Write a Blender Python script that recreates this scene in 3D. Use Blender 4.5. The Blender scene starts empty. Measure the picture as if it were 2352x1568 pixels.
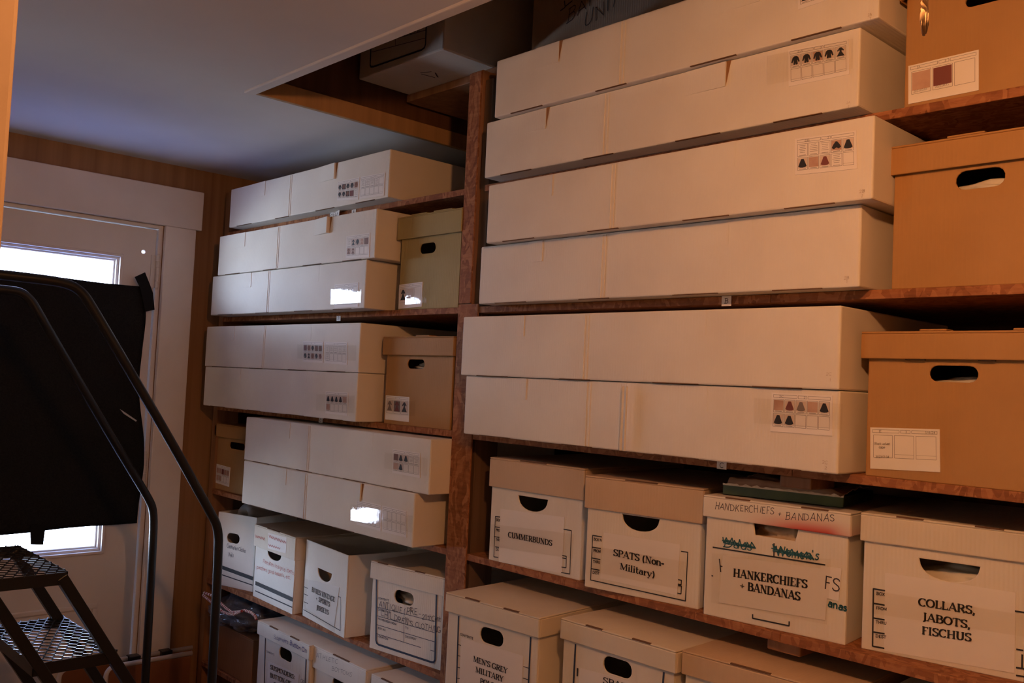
import bpy, bmesh, math, random
from mathutils import Vector, Matrix, noise
from mathutils.geometry import tessellate_polygon
random.seed(7)
S = bpy.context.scene
COL = S.collection
PI = math.pi

# ------------------------------------------------------------------ camera model (world: x along the shelves, y into them, z up)
F = 2130.5
CH = 1.54
R = ((0.687289936, 0.724846767, 0.0472197903),
     (-0.000514279863, 0.0654922782, -0.997852944),
     (-0.726383012, 0.685790001, 0.0453849578))
cam = bpy.data.cameras.new('camera'); co = bpy.data.objects.new('camera', cam); COL.objects.link(co)
cam.sensor_width = 36.0; cam.lens = F * 36.0 / 2352.0; cam.clip_start = 0.02
M = Matrix.Identity(4)
for i in range(3):
    M[i][0] = R[0][i]; M[i][1] = -R[1][i]; M[i][2] = -R[2][i]
M[2][3] = CH
co.matrix_world = M
S.camera = co

def ray(u, v):
    c = ((u - 1176.0) / F, (v - 784.0) / F, 1.0)
    return Vector([sum(R[k][i] * c[k] for k in range(3)) for i in range(3)])
CAM = Vector((0, 0, CH))
def on_y(u, v, y): d = ray(u, v); return CAM + d * (y / d.y)
def on_x(u, v, x): d = ray(u, v); return CAM + d * (x / d.x)
def on_z(u, v, z): d = ray(u, v); return CAM + d * ((z - CH) / d.z)
def at_depth(u, v, dep): return CAM + ray(u, v) * dep
Z = dict(a=(1000, 1000, 2.76), b=(1580, 1060, 3.0466), c=(440, 1120, 3.5), d=(540, 1380, 4.3556), e=(960, 1300, 3.1784),
         f=(1040, 660, 1.7927), g=(1080, 0, 1.849), h=(1780, 0, 3.7325), i=(440, 320, 3.5636), j=(440, 700, 2.703),
         k=(0, 840, 2.1536), l=(1200, 0, 6.5333), m=(800, 0, 5.3455), n=(0, 1200, 4.261), o=(0, 600, 3.92),
         p=(680, 760, 7.127), q=(1760, 890, 5.6), r=(2040, 0, 6.532), s=(1600, 1200, 5.6), t=(760, 370, 6.8167),
         u=(780, 920, 4.239), v=(440, 1330, 6.59), w=(180, 1380, 5.6), x=(1500, 1380, 2.7606), y=(440, 900, 4.6125), z=(0, 0, 1.0))
def P(zone, x, y):
    a = Z[zone]; return (a[0] + x / a[2], a[1] + y / a[2])

# ------------------------------------------------------------------ materials
def nt(name):
    m = bpy.data.materials.new(name); m.use_nodes = True
    t = m.node_tree; b = t.nodes['Principled BSDF']
    return m, t, b
def plain(name, col, rough=.6, metal=0., spec=None):
    m, t, b = nt(name)
    b.inputs['Base Color'].default_value = (*col, 1); b.inputs['Roughness'].default_value = rough; b.inputs['Metallic'].default_value = metal
    if spec is not None: b.inputs['Specular IOR Level'].default_value = spec
    return m
def mottled(name, c1, c2, scale=6., rough=.75, detail=4., stretch=(1, 1, 1), bump=0., bscale=None, contrast=(.35, .65), spec=.3):
    m, t, b = nt(name); N = t.nodes; L = t.links
    tc = N.new('ShaderNodeTexCoord'); mp = N.new('ShaderNodeMapping'); mp.inputs['Scale'].default_value = stretch
    L.new(tc.outputs['Object'], mp.inputs['Vector'])
    nz = N.new('ShaderNodeTexNoise'); nz.inputs['Scale'].default_value = scale; nz.inputs['Detail'].default_value = detail
    L.new(mp.outputs['Vector'], nz.inputs['Vector'])
    rp = N.new('ShaderNodeValToRGB'); e = rp.color_ramp.elements
    e[0].position, e[1].position = contrast; e[0].color = (*c1, 1); e[1].color = (*c2, 1)
    L.new(nz.outputs['Fac'], rp.inputs['Fac']); L.new(rp.outputs['Color'], b.inputs['Base Color'])
    b.inputs['Roughness'].default_value = rough; b.inputs['Specular IOR Level'].default_value = spec
    if bump:
        n2 = N.new('ShaderNodeTexNoise'); n2.inputs['Scale'].default_value = bscale or scale * 4; n2.inputs['Detail'].default_value = 3
        L.new(mp.outputs['Vector'], n2.inputs['Vector'])
        bp = N.new('ShaderNodeBump'); bp.inputs['Strength'].default_value = bump; bp.inputs['Distance'].default_value = .004
        L.new(n2.outputs['Fac'], bp.inputs['Height']); L.new(bp.outputs['Normal'], b.inputs['Normal'])
    return m
def board(name, c1, c2, rough=.7, ribs=.22):
    """corrugated cardboard: faint upright ribs and a slow unevenness"""
    m, t, b = nt(name); N = t.nodes; L = t.links
    tc = N.new('ShaderNodeTexCoord')
    nz = N.new('ShaderNodeTexNoise'); nz.inputs['Scale'].default_value = 5; nz.inputs['Detail'].default_value = 5
    L.new(tc.outputs['Object'], nz.inputs['Vector'])
    rp = N.new('ShaderNodeValToRGB'); e = rp.color_ramp.elements
    e[0].position, e[1].position = .35, .65; e[0].color = (*c1, 1); e[1].color = (*c2, 1)
    L.new(nz.outputs['Fac'], rp.inputs['Fac']); L.new(rp.outputs['Color'], b.inputs['Base Color'])
    w = N.new('ShaderNodeTexWave'); w.wave_type = 'BANDS'; w.bands_direction = 'X'; w.inputs['Scale'].default_value = 45; w.inputs['Distortion'].default_value = .6
    L.new(tc.outputs['Object'], w.inputs['Vector'])
    n3 = N.new('ShaderNodeTexNoise'); n3.inputs['Scale'].default_value = 9; n3.inputs['Detail'].default_value = 2
    L.new(tc.outputs['Object'], n3.inputs['Vector'])
    ad = N.new('ShaderNodeMath'); ad.operation = 'MULTIPLY_ADD'; ad.inputs[1].default_value = .25
    L.new(w.outputs['Fac'], ad.inputs[0]); L.new(n3.outputs['Fac'], ad.inputs[2])
    bp = N.new('ShaderNodeBump'); bp.inputs['Strength'].default_value = ribs; bp.inputs['Distance'].default_value = .006
    L.new(ad.outputs[0], bp.inputs['Height']); L.new(bp.outputs['Normal'], b.inputs['Normal'])
    b.inputs['Roughness'].default_value = rough; b.inputs['Specular IOR Level'].default_value = .25
    return m
def chipboard(name):
    m, t, b = nt(name); N = t.nodes; L = t.links
    tc = N.new('ShaderNodeTexCoord'); mp = N.new('ShaderNodeMapping'); mp.inputs['Scale'].default_value = (1, 1.3, .55)
    L.new(tc.outputs['Object'], mp.inputs['Vector'])
    nz = N.new('ShaderNodeTexNoise'); nz.inputs['Scale'].default_value = 14; L.new(mp.outputs['Vector'], nz.inputs['Vector'])
    mx = N.new('ShaderNodeMixRGB'); mx.inputs['Fac'].default_value = .12
    L.new(mp.outputs['Vector'], mx.inputs['Color1']); L.new(nz.outputs['Color'], mx.inputs['Color2'])
    vo = N.new('ShaderNodeTexVoronoi'); vo.inputs['Scale'].default_value = 95; L.new(mx.outputs['Color'], vo.inputs['Vector'])
    sp = N.new('ShaderNodeSeparateColor'); L.new(vo.outputs['Color'], sp.inputs['Color'])
    rp = N.new('ShaderNodeValToRGB'); e = rp.color_ramp.elements
    e[0].position = 0; e[0].position = .15; e[0].color = (.14, .045, .016, 1); e[1].position = .85; e[1].color = (.48, .22, .10, 1)
    x = e.new(.5); x.color = (.29, .115, .048, 1)
    fb = N.new('ShaderNodeTexNoise'); fb.inputs['Scale'].default_value = 60; fb.inputs['Detail'].default_value = 6; fb.inputs['Roughness'].default_value = .7
    m2 = N.new('ShaderNodeMapping'); m2.inputs['Scale'].default_value = (.35, 2.2, 2.2); L.new(tc.outputs['Object'], m2.inputs['Vector']); L.new(m2.outputs['Vector'], fb.inputs['Vector'])
    ma = N.new('ShaderNodeMath'); ma.operation = 'MULTIPLY_ADD'; ma.inputs[1].default_value = .38; L.new(sp.outputs[0], ma.inputs[0])
    mb_ = N.new('ShaderNodeMath'); mb_.operation = 'MULTIPLY'; mb_.inputs[1].default_value = .62; L.new(fb.outputs['Fac'], mb_.inputs[0]); L.new(mb_.outputs[0], ma.inputs[2])
    L.new(ma.outputs[0], rp.inputs['Fac']); L.new(rp.outputs['Color'], b.inputs['Base Color'])
    bp = N.new('ShaderNodeBump'); bp.inputs['Strength'].default_value = .35; bp.inputs['Distance'].default_value = .003
    L.new(sp.outputs[1], bp.inputs['Height']); L.new(bp.outputs['Normal'], b.inputs['Normal'])
    b.inputs['Roughness'].default_value = .75; b.inputs['Specular IOR Level'].default_value = .25
    return m
def grain(name, c1, c2, sc=(28, 28, .7), rough=.55):
    return mottled(name, c1, c2, scale=1.6, rough=rough, stretch=sc, contrast=(.3, .7), bump=.08, bscale=3, spec=.35)
def clear(name, tint=(1, 1, 1), rough=.03, ior=1.5, opac=0., bump=0.):
    """thin clear film or pane: see-through with a real mirror reflection"""
    m = bpy.data.materials.new(name); m.use_nodes = True; t = m.node_tree; N = t.nodes; L = t.links; N.clear()
    out = N.new('ShaderNodeOutputMaterial'); tr = N.new('ShaderNodeBsdfTransparent'); tr.inputs['Color'].default_value = (*tint, 1)
    gl = N.new('ShaderNodeBsdfGlossy'); gl.inputs['Roughness'].default_value = rough
    f0 = ((ior - 1) / (ior + 1)) ** 2; lw = N.new('ShaderNodeLayerWeight'); lw.inputs['Blend'].default_value = .5
    pw = N.new('ShaderNodeMath'); pw.operation = 'POWER'; pw.inputs[1].default_value = 5; L.new(lw.outputs['Facing'], pw.inputs[0])
    fr = N.new('ShaderNodeMath'); fr.operation = 'MULTIPLY_ADD'; fr.inputs[1].default_value = 1 - f0; fr.inputs[2].default_value = f0; L.new(pw.outputs[0], fr.inputs[0])
    mx = N.new('ShaderNodeMixShader')
    L.new(fr.outputs[0], mx.inputs[0]); L.new(tr.outputs[0], mx.inputs[1]); L.new(gl.outputs[0], mx.inputs[2])
    if bump:
        tc = N.new('ShaderNodeTexCoord'); nz = N.new('ShaderNodeTexNoise'); nz.inputs['Scale'].default_value = 60; L.new(tc.outputs['Object'], nz.inputs['Vector'])
        bp = N.new('ShaderNodeBump'); bp.inputs['Strength'].default_value = bump; bp.inputs['Distance'].default_value = .002
        L.new(nz.outputs['Fac'], bp.inputs['Height']); L.new(bp.outputs['Normal'], gl.inputs['Normal']); L.new(bp.outputs['Normal'], lw.inputs['Normal'])
    last = mx
    if opac:
        df = N.new('ShaderNodeBsdfDiffuse'); df.inputs['Color'].default_value = (.75, .77, .8, 1)
        m2 = N.new('ShaderNodeMixShader'); m2.inputs[0].default_value = opac
        L.new(mx.outputs[0], m2.inputs[1]); L.new(df.outputs[0], m2.inputs[2]); last = m2
    L.new(last.outputs[0], out.inputs['Surface'])
    return m

WHITE = board('white_cardboard', (.74, .70, .63), (.80, .77, .70))
CREAM = board('cream_cardboard', (.70, .64, .54), (.75, .70, .60))
TAN = board('tan_cardboard', (.56, .42, .29), (.62, .47, .33))
KRAFT = board('kraft_cardboard', (.385, .215, .085), (.44, .25, .10))
OLIVE = board('daylit_olive_cardboard', (.36, .285, .115), (.41, .325, .135))  # greener kraft, with some of the daylight tint put into the colour
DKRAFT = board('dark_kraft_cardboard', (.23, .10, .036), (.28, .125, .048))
CUT = plain('raw_cardboard_edge', (.30, .15, .06), .9)
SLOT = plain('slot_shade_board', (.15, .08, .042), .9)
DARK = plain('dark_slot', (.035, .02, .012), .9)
PAPER = mottled('white_paper', (.80, .77, .74), (.85, .82, .79), 4, .6, bump=.05, bscale=20)
INK = plain('black_print', (.02, .02, .022), .6)
GREYINK = plain('grey_print', (.22, .20, .20), .7)
BLUEINK = plain('navy_print', (.02, .035, .08), .6)
PEN = plain('black_pen', (.035, .03, .04), .5)
BLUEPEN = plain('blue_pen', (.03, .03, .22), .5)
TEAL = plain('teal_marker', (.01, .10, .13), .5)
REDPEN = plain('red_pen', (.50, .06, .03), .5)
PENCIL = plain('pencil', (.42, .30, .20), .7)
SIL = plain('garment_black', (.02, .02, .025), .6)
MAROON = plain('garment_maroon', (.19, .055, .05), .6)
BROWNSW = plain('garment_brown', (.20, .09, .06), .6)
PINKSW = mottled('garment_pink', (.44, .27, .21), (.58, .40, .33), 22, .6)
GREYSW = plain('garment_grey', (.20, .17, .16), .6)
PICBG = plain('picture_ground', (.66, .56, .50), .6)
OSB = chipboard('strand_board')
STUD = grain('pine_stud', (.22, .10, .045), (.36, .18, .085))
BANDW = grain('tan_board', (.40, .24, .11), (.50, .30, .14))
DSTUD = grain('old_stud', (.10, .06, .035), (.17, .10, .06))
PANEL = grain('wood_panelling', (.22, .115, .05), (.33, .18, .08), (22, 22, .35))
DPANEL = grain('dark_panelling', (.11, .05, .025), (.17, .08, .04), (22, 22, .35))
CEIL = mottled('ceiling_paint', (.66, .64, .62), (.71, .69, .67), 3, .75)
WALLP = mottled('wall_plaster', (.37, .285, .205), (.41, .315, .225), 8, .85, bump=.15, bscale=60)
DOORP = mottled('door_paint', (.64, .60, .56), (.70, .66, .62), 5, .5, stretch=(1, 1, .4))
TRIMP = mottled('trim_paint', (.66, .62, .58), (.72, .68, .64), 6, .5)
FLOORM = grain('floor_boards', (.24, .16, .10), (.34, .23, .15), (1.2, 14, 1))
BLACKM = plain('black_enamel', (.012, .0125, .013), .36, 0., .42)
STEELM = plain('worn_steel_edge', (.22, .22, .23), .24, .9)
SHEETM = mottled('black_woven_sheet', (.006, .006, .007), (.012, .0115, .011), 180, .6, bump=.5, bscale=260, spec=.12)
TAPEB = plain('black_tape', (.006, .006, .007), .7, 0, .15)
TAPE = clear('clear_tape', (.97, .96, .94), .035, 1.45, 0., .06)
GLASS = clear('window_glass', (.97, .98, .98), .0, 1.5)
FILLGLASS = clear('fill_tint_glass', (1.0, .80, .58), .0, 1.5)  # pane of the added rear window, tinted to warm its fill light
PLASTIC = clear('clear_plastic', (.82, .84, .88), .08, 1.5, .10, .5)
HINGEM = plain('painted_hinge', (.60, .57, .53), .45)
TISSUE = mottled('tissue', (.55, .52, .46), (.68, .65, .58), 12, .8)
DARKCLOTH = mottled('dark_garment', (.010, .014, .022), (.03, .035, .05), 9, .6)
GREEN = mottled('green_card', (.02, .04, .015), (.06, .10, .03), 7, .35)
ROPEM = mottled('cotton_cord', (.62, .42, .22), (.80, .60, .36), 60, .9, stretch=(1, 1, 1))
ROPEW = plain('cord_white', (.62, .55, .48), .8)
ROPER = plain('cord_red', (.28, .03, .03), .8)
TABLEB = mottled('brown_hardboard', (.17, .06, .022), (.22, .08, .03), 6, .5)
TABLEW = plain('white_table_rim', (.55, .50, .46), .45)
BRASS = plain('lamp_porcelain', (.75, .73, .70), .3)

# ------------------------------------------------------------------ mesh building
class MB:
    def __init__(s): s.v = []; s.f = []; s.m = []
    def face(s, pts, mi=0):
        n = len(s.v); s.v += [tuple(p) for p in pts]; s.f.append(tuple(range(n, n + len(pts)))); s.m.append(mi)
    def box(s, x0, x1, y0, y1, z0, z1, mi=0):
        n = len(s.v)
        s.v += [(x, y, z) for x in (x0, x1) for y in (y0, y1) for z in (z0, z1)]
        for q in ((0, 1, 3, 2), (4, 6, 7, 5), (0, 4, 5, 1), (2, 3, 7, 6), (0, 2, 6, 4), (1, 5, 7, 3)):
            s.f.append(tuple(n + k for k in q)); s.m.append(mi)
    def bar(s, a, b, w, h, mi=0, up=Vector((0, 0, 1))):
        a = Vector(a); b = Vector(b); d = (b - a).normalized(); sd = d.cross(up)
        if sd.length < 1e-4: sd = d.cross(Vector((1, 0, 0)))
        sd.normalize(); u2 = sd.cross(d).normalized(); n = len(s.v)
        for p in (a, b):
            for i, j in ((-1, -1), (1, -1), (1, 1), (-1, 1)): s.v.append(tuple(p + sd * (i * w / 2) + u2 * (j * h / 2)))
        for q in ((0, 3, 2, 1), (4, 5, 6, 7), (0, 1, 5, 4), (1, 2, 6, 5), (2, 3, 7, 6), (3, 0, 4, 7)):
            s.f.append(tuple(n + k for k in q)); s.m.append(mi)
    def tube(s, pts, r, seg=10, mi=0, cap=True, rs=None):
        pts = [Vector(p) for p in pts]; n0 = len(s.v); k = len(pts); side = None
        for i, p in enumerate(pts):
            d = (pts[min(i + 1, k - 1)] - pts[max(i - 1, 0)]).normalized()
            if side is None:
                side = d.cross(Vector((0, 0, 1)))
                if side.length < .05: side = d.cross(Vector((1, 0, 0)))
            side = (side - d * side.dot(d)).normalized(); up = side.cross(d)
            rr = rs[i] if rs else r
            for j in range(seg):
                a = 2 * PI * j / seg; s.v.append(tuple(p + side * (rr * math.cos(a)) + up * (rr * math.sin(a))))
        for i in range(k - 1):
            for j in range(seg):
                a = n0 + i * seg + j; b = n0 + i * seg + (j + 1) % seg
                s.f.append((a, b, b + seg, a + seg)); s.m.append(mi)
        if cap:
            s.f.append(tuple(n0 + j for j in range(seg))[::-1]); s.m.append(mi)
            s.f.append(tuple(n0 + (k - 1) * seg + j for j in range(seg))); s.m.append(mi)
    def poly(s, loop, y, mi=0, fn=None):
        """flat polygon from (x, z) points, facing -y"""
        fn = fn or (lambda x, z: (x, y, z))
        tri = tessellate_polygon([[Vector((a, b, 0)) for a, b in loop]]); n = len(s.v)
        s.v += [fn(a, b) for a, b in loop]
        for t in tri: s.f.append(tuple(n + k for k in t)); s.m.append(mi)
    def plate(s, outer, holes, d0, d1, fn, mi=0):
        """plate of thickness d0..d1 with holes; fn(a, b, d) gives the point"""
        loops = [outer] + holes; flat = [p for l in loops for p in l]
        tri = tessellate_polygon([[Vector((a, b, 0)) for a, b in l] for l in loops])
        n = len(s.v); k = len(flat)
        s.v += [fn(a, b, d0) for a, b in flat] + [fn(a, b, d1) for a, b in flat]
        for t in tri:
            s.f.append(tuple(n + i for i in t)); s.m.append(mi); s.f.append(tuple(n + k + i for i in reversed(t))); s.m.append(mi)
        o = 0
        for l in loops:
            for i in range(len(l)):
                j = (i + 1) % len(l); s.f.append((n + o + i, n + o + j, n + k + o + j, n + k + o + i)); s.m.append(mi)
            o += len(l)
    def build(s, name, mats, parent=None, bevel=0., smooth=False, normals=True):
        me = bpy.data.meshes.new(name); me.from_pydata(s.v, [], s.f)
        if not isinstance(mats, (list, tuple)): mats = [mats]
        for m in mats: me.materials.append(m)
        me.polygons.foreach_set('material_index', s.m)
        if normals:
            bm = bmesh.new(); bm.from_mesh(me); bmesh.ops.recalc_face_normals(bm, faces=bm.faces); bm.to_mesh(me); bm.free()
        if smooth: me.polygons.foreach_set('use_smooth', [True] * len(me.polygons))
        o = bpy.data.objects.new(name, me); COL.objects.link(o)
        if parent: o.parent = parent
        if bevel:
            b = o.modifiers.new('bevel', 'BEVEL'); b.width = bevel; b.segments = 2; b.limit_method = 'ANGLE'; b.angle_limit = .6
        return o
def tag(o, label, cat, group=None, kind=None):
    o['label'] = label; o['category'] = cat
    if group: o['group'] = group
    if kind: o['kind'] = kind
    return o
def thing(name, label, cat, loc=(0, 0, 0), rz=0., group=None):
    o = bpy.data.objects.new(name, None); COL.objects.link(o); o.location = loc; o.rotation_euler = (0, 0, rz); o.empty_display_size = .05
    return tag(o, label, cat, group)
def struct(o): o['kind'] = 'structure'; return o

# ------------------------------------------------------------------ lettering: one set of strokes for print (weighted, serifs) and pen
def arc(cx, cy, rx, ry, a0, a1, n=9):
    return [(cx + rx * math.cos(math.radians(a0 + (a1 - a0) * i / n)), cy + ry * math.sin(math.radians(a0 + (a1 - a0) * i / n))) for i in range(n + 1)]
# glyph: (advance, [(style, points)], [serif (x, y, side)]); style 'v' weight follows direction, 't' thin, 'k' thick
G = {
 'A': (.86, [('t', [(.08, 0), (.42, 1)]), ('k', [(.42, 1), (.76, 0)]), ('t', [(.2, .33), (.64, .33)])], [(.08, 0), (.77, 0)]),
 'B': (.78, [('v', [(.17, 0), (.17, 1)]), ('v', [(.05, .97), (.4, .97)] + arc(.4, .755, .22, .215, 90, -90) + [(.17, .54)]), ('v', [(.17, .54), (.42, .54)] + arc(.42, .285, .27, .255, 90, -90) + [(.05, .03)])], []),
 'C': (.78, [('v', arc(.44, .5, .37, .48, 48, 312, 14)), ('t', [(.69, .98), (.69, .72)])], []),
 'D': (.88, [('v', [(.17, 0), (.17, 1)]), ('v', [(.05, .97), (.38, .97)] + arc(.38, .5, .4, .47, 90, -90, 12) + [(.05, .03)])], []),
 'E': (.71, [('v', [(.17, 0), (.17, 1)]), ('t', [(.05, .96), (.6, .96), (.6, .76)]), ('t', [(.17, .52), (.47, .52)]), ('t', [(.05, .04), (.63, .04), (.63, .27)])], []),
 'F': (.66, [('v', [(.17, 0), (.17, 1)]), ('t', [(.05, .96), (.6, .96), (.6, .76)]), ('t', [(.17, .5), (.47, .5)])], [(.17, 0)]),
 'G': (.87, [('v', arc(.44, .5, .37, .48, 48, 330, 14)), ('v', [(.72, .08), (.72, .42)]), ('t', [(.52, .42), (.84, .42)]), ('t', [(.69, .98), (.69, .74)])], []),
 'H': (.9, [('v', [(.18, 0), (.18, 1)]), ('v', [(.72, 0), (.72, 1)]), ('t', [(.18, .5), (.72, .5)])], [(.18, 0), (.18, 1), (.72, 0), (.72, 1)]),
 'I': (.4, [('v', [(.2, 0), (.2, 1)])], [(.2, 0), (.2, 1)]),
 'J': (.46, [('v', [(.28, 1), (.28, .1)] + arc(.08, .08, .2, .22, 0, -90, 5))], [(.28, 1)]),
 'K': (.83, [('v', [(.18, 0), (.18, 1)]), ('t', [(.66, 1), (.2, .42)]), ('k', [(.34, .58), (.72, 0)])], [(.18, 0), (.18, 1), (.66, 1), (.73, 0)]),
 'L': (.66, [('v', [(.18, 0), (.18, 1)]), ('t', [(.05, .04), (.62, .04), (.62, .28)])], [(.18, 1)]),
 'M': (1.06, [('t', [(.16, 0), (.16, 1)]), ('k', [(.18, 1), (.52, .08)]), ('t', [(.52, .08), (.86, 1)]), ('v', [(.88, 0), (.88, 1)])], [(.16, 0), (.12, 1), (.88, 0), (.92, 1)]),
 'N': (.9, [('t', [(.17, 0), (.17, 1)]), ('k', [(.17, 1), (.73, .02)]), ('t', [(.73, 0), (.73, 1)])], [(.17, 0), (.1, 1), (.73, 1)]),
 'O': (.89, [('v', arc(.44, .5, .37, .48, 0, 360, 20))], []),
 'P': (.72, [('v', [(.17, 0), (.17, 1)]), ('v', [(.05, .97), (.4, .97)] + arc(.4, .725, .25, .245, 90, -90) + [(.17, .48)])], [(.17, 0)]),
 'Q': (.89, [('v', arc(.44, .5, .37, .48, 0, 360, 20)), ('k', [(.5, .25), (.8, -.08)])], []),
 'R': (.8, [('v', [(.17, 0), (.17, 1)]), ('v', [(.05, .97), (.4, .97)] + arc(.4, .735, .24, .235, 90, -90) + [(.17, .5)]), ('k', [(.4, .5), (.72, 0)])], [(.17, 0), (.74, 0)]),
 'S': (.68, [('v', [(.6, .83), (.52, .94), (.35, .98), (.17, .92), (.1, .77), (.16, .63), (.35, .52), (.54, .41), (.61, .25), (.53, .08), (.34, .02), (.17, .06), (.07, .2)]), ('t', [(.6, .98), (.6, .76)]), ('t', [(.07, .02), (.07, .25)])], []),
 'T': (.76, [('v', [(.38, 0), (.38, 1)]), ('t', [(.04, .76), (.04, .96), (.72, .96), (.72, .76)])], [(.38, 0)]),
 'U': (.87, [('v', [(.18, 1), (.18, .3)] + arc(.44, .3, .26, .28, 180, 360) + [(.7, 1)])], [(.18, 1), (.7, 1)]),
 'V': (.78, [('k', [(.08, 1), (.38, 0)]), ('t', [(.38, 0), (.7, 1)])], [(.08, 1), (.7, 1)]),
 'X': (.74, [('k', [(.08, 1), (.66, 0)]), ('t', [(.66, 1), (.08, 0)])], []),
 'W': (1.1, [('k', [(.06, 1), (.3, 0)]), ('t', [(.3, 0), (.54, 1)]), ('k', [(.54, 1), (.78, 0)]), ('t', [(.78, 0), (1.02, 1)])], []),
 'Y': (.76, [('k', [(.08, 1), (.38, .45)]), ('t', [(.7, 1), (.38, .45)]), ('v', [(.38, 0), (.38, .45)])], [(.08, 1), (.7, 1), (.38, 0)]),
 'a': (.6, [('v', arc(.28, .22, .2, .2, 0, 360, 12)), ('v', [(.48, 0), (.48, .5)] + arc(.29, .48, .19, .17, 10, 150, 6))], []),
 'b': (.62, [('v', [(.12, 0), (.12, 1)]), ('v', arc(.32, .3, .21, .3, 180, -180, 12))], []),
 'c': (.52, [('v', arc(.3, .32, .23, .32, 50, 310, 10))], []),
 'd': (.62, [('v', arc(.28, .3, .21, .3, 0, 360, 12)), ('v', [(.5, 0), (.5, 1)])], []),
 'e': (.56, [('v', [(.08, .34), (.5, .34)] + arc(.29, .33, .22, .32, 0, 310, 12))], []),
 'g': (.6, [('v', arc(.28, .33, .2, .3, 0, 360, 12)), ('v', [(.49, .62), (.49, -.1)] + arc(.29, -.1, .2, .18, 0, -150, 6))], []),
 'h': (.62, [('v', [(.12, 0), (.12, 1)]), ('v', [(.12, .4)] + arc(.31, .42, .19, .22, 180, 0, 7) + [(.5, 0)])], []),
 'i': (.32, [('v', [(.16, 0), (.16, .66)]), ('k', [(.16, .86), (.16, .98)])], [(.16, 0)]),
 'k': (.58, [('v', [(.12, 0), (.12, 1)]), ('t', [(.48, .64), (.14, .28)]), ('k', [(.24, .38), (.52, 0)])], []),
 'l': (.33, [('v', [(.16, 0), (.16, 1)])], [(.16, 0)]),
 'm': (.9, [('v', [(.12, 0), (.12, .66)]), ('v', [(.12, .42)] + arc(.28, .44, .16, .2, 180, 0, 6) + [(.44, 0)]), ('v', [(.44, .42)] + arc(.6, .44, .16, .2, 180, 0, 6) + [(.76, 0)])], []),
 'n': (.66, [('v', [(.13, 0), (.13, .66)]), ('v', [(.13, .4)] + arc(.33, .42, .2, .22, 180, 0, 7) + [(.53, 0)])], [(.13, 0), (.53, 0)]),
 'o': (.6, [('v', arc(.3, .33, .24, .32, 0, 360, 14))], []),
 'p': (.62, [('v', [(.12, -.3), (.12, .66)]), ('v', arc(.33, .33, .21, .32, 180, -180, 12))], []),
 'r': (.46, [('v', [(.14, 0), (.14, .66)]), ('v', [(.14, .38), (.24, .58), (.42, .62)])], [(.14, 0)]),
 's': (.48, [('v', [(.4, .54), (.3, .63), (.14, .58), (.12, .44), (.28, .34), (.42, .22), (.36, .06), (.2, .01), (.07, .12)])], []),
 't': (.42, [('v', [(.18, .92), (.18, .12), (.28, .02), (.38, .08)]), ('t', [(.03, .63), (.36, .63)])], []),
 'u': (.62, [('v', [(.12, .64), (.12, .22)] + arc(.3, .22, .18, .21, 180, 360, 7) + [(.48, .64)]), ('v', [(.48, .64), (.48, 0)])], []),
 'v': (.56, [('k', [(.06, .64), (.28, 0)]), ('t', [(.28, 0), (.5, .64)])], []),
 'y': (.6, [('k', [(.06, .66), (.31, .02)]), ('t', [(.55, .66), (.2, -.26), (.06, -.24)])], [(.06, .66), (.55, .66)]),
 '(': (.4, [('v', arc(.42, .42, .28, .62, 122, 238, 8))], []), ')': (.4, [('v', arc(-.02, .42, .28, .62, 58, -58, 8))], []),
 '-': (.42, [('k', [(.06, .36), (.36, .36)])], []), "'": (.25, [('k', [(.12, 1), (.12, .74)])], []),
 ':': (.3, [('k', [(.15, 0), (.15, .14)]), ('k', [(.15, .5), (.15, .64)])], []), ',': (.3, [('k', [(.17, .12), (.1, -.16)])], []),
 '.': (.28, [('k', [(.14, 0), (.14, .14)])], []), '+': (.75, [('t', [(.1, .4), (.62, .4)]), ('t', [(.36, .14), (.36, .66)])], []),
 '/': (.45, [('t', [(.02, 0), (.4, 1)])], []), ' ': (.34, [], []),
 '0': (.62, [('v', arc(.3, .5, .23, .48, 0, 360, 16))], []), '1': (.5, [('v', [(.1, .8), (.28, .98), (.28, 0)])], []),
 '2': (.6, [('v', [(.08, .76)] + arc(.3, .73, .21, .24, 160, -30, 8) + [(.08, .03), (.54, .03)])], []),
 '3': (.58, [('v', arc(.27, .74, .2, .23, 150, -90, 8) + arc(.27, .27, .23, .25, 90, -150, 8))], []),
 '4': (.6, [('v', [(.42, 0), (.42, .98), (.06, .3), (.56, .3)])], []), '5': (.58, [('v', [(.5, .96), (.14, .96), (.12, .56)] + arc(.28, .3, .23, .29, 120, -140, 9))], []),
 '6': (.6, [('v', [(.46, .96), (.2, .7)] + arc(.3, .28, .22, .27, 150, -210, 14))], []), '7': (.56, [('v', [(.06, .96), (.52, .96), (.22, 0)])], []),
 '9': (.6, [('v', arc(.3, .7, .22, .26, -30, 330, 14) + [(.46, .3), (.3, 0)])], []),
}
def ribbon(mb, pts, wf, y, mi, closed=False, fn=None):
    for i in range(len(pts) - 1):
        (x0, z0), (x1, z1) = pts[i], pts[i + 1]; dx, dz = x1 - x0, z1 - z0; l = math.hypot(dx, dz)
        if l < 1e-7: continue
        w = wf(dx / l, dz / l) / 2; nx, nz = -dz / l * w, dx / l * w; ex, ez = dx / l * w * .35, dz / l * w * .35
        q = [(x0 - ex + nx, z0 - ez + nz), (x0 - ex - nx, z0 - ez - nz), (x1 + ex - nx, z1 + ez - nz), (x1 + ex + nx, z1 + ez + nz)]
        mb.face([(a, y, b) for a, b in q], mi)
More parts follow.
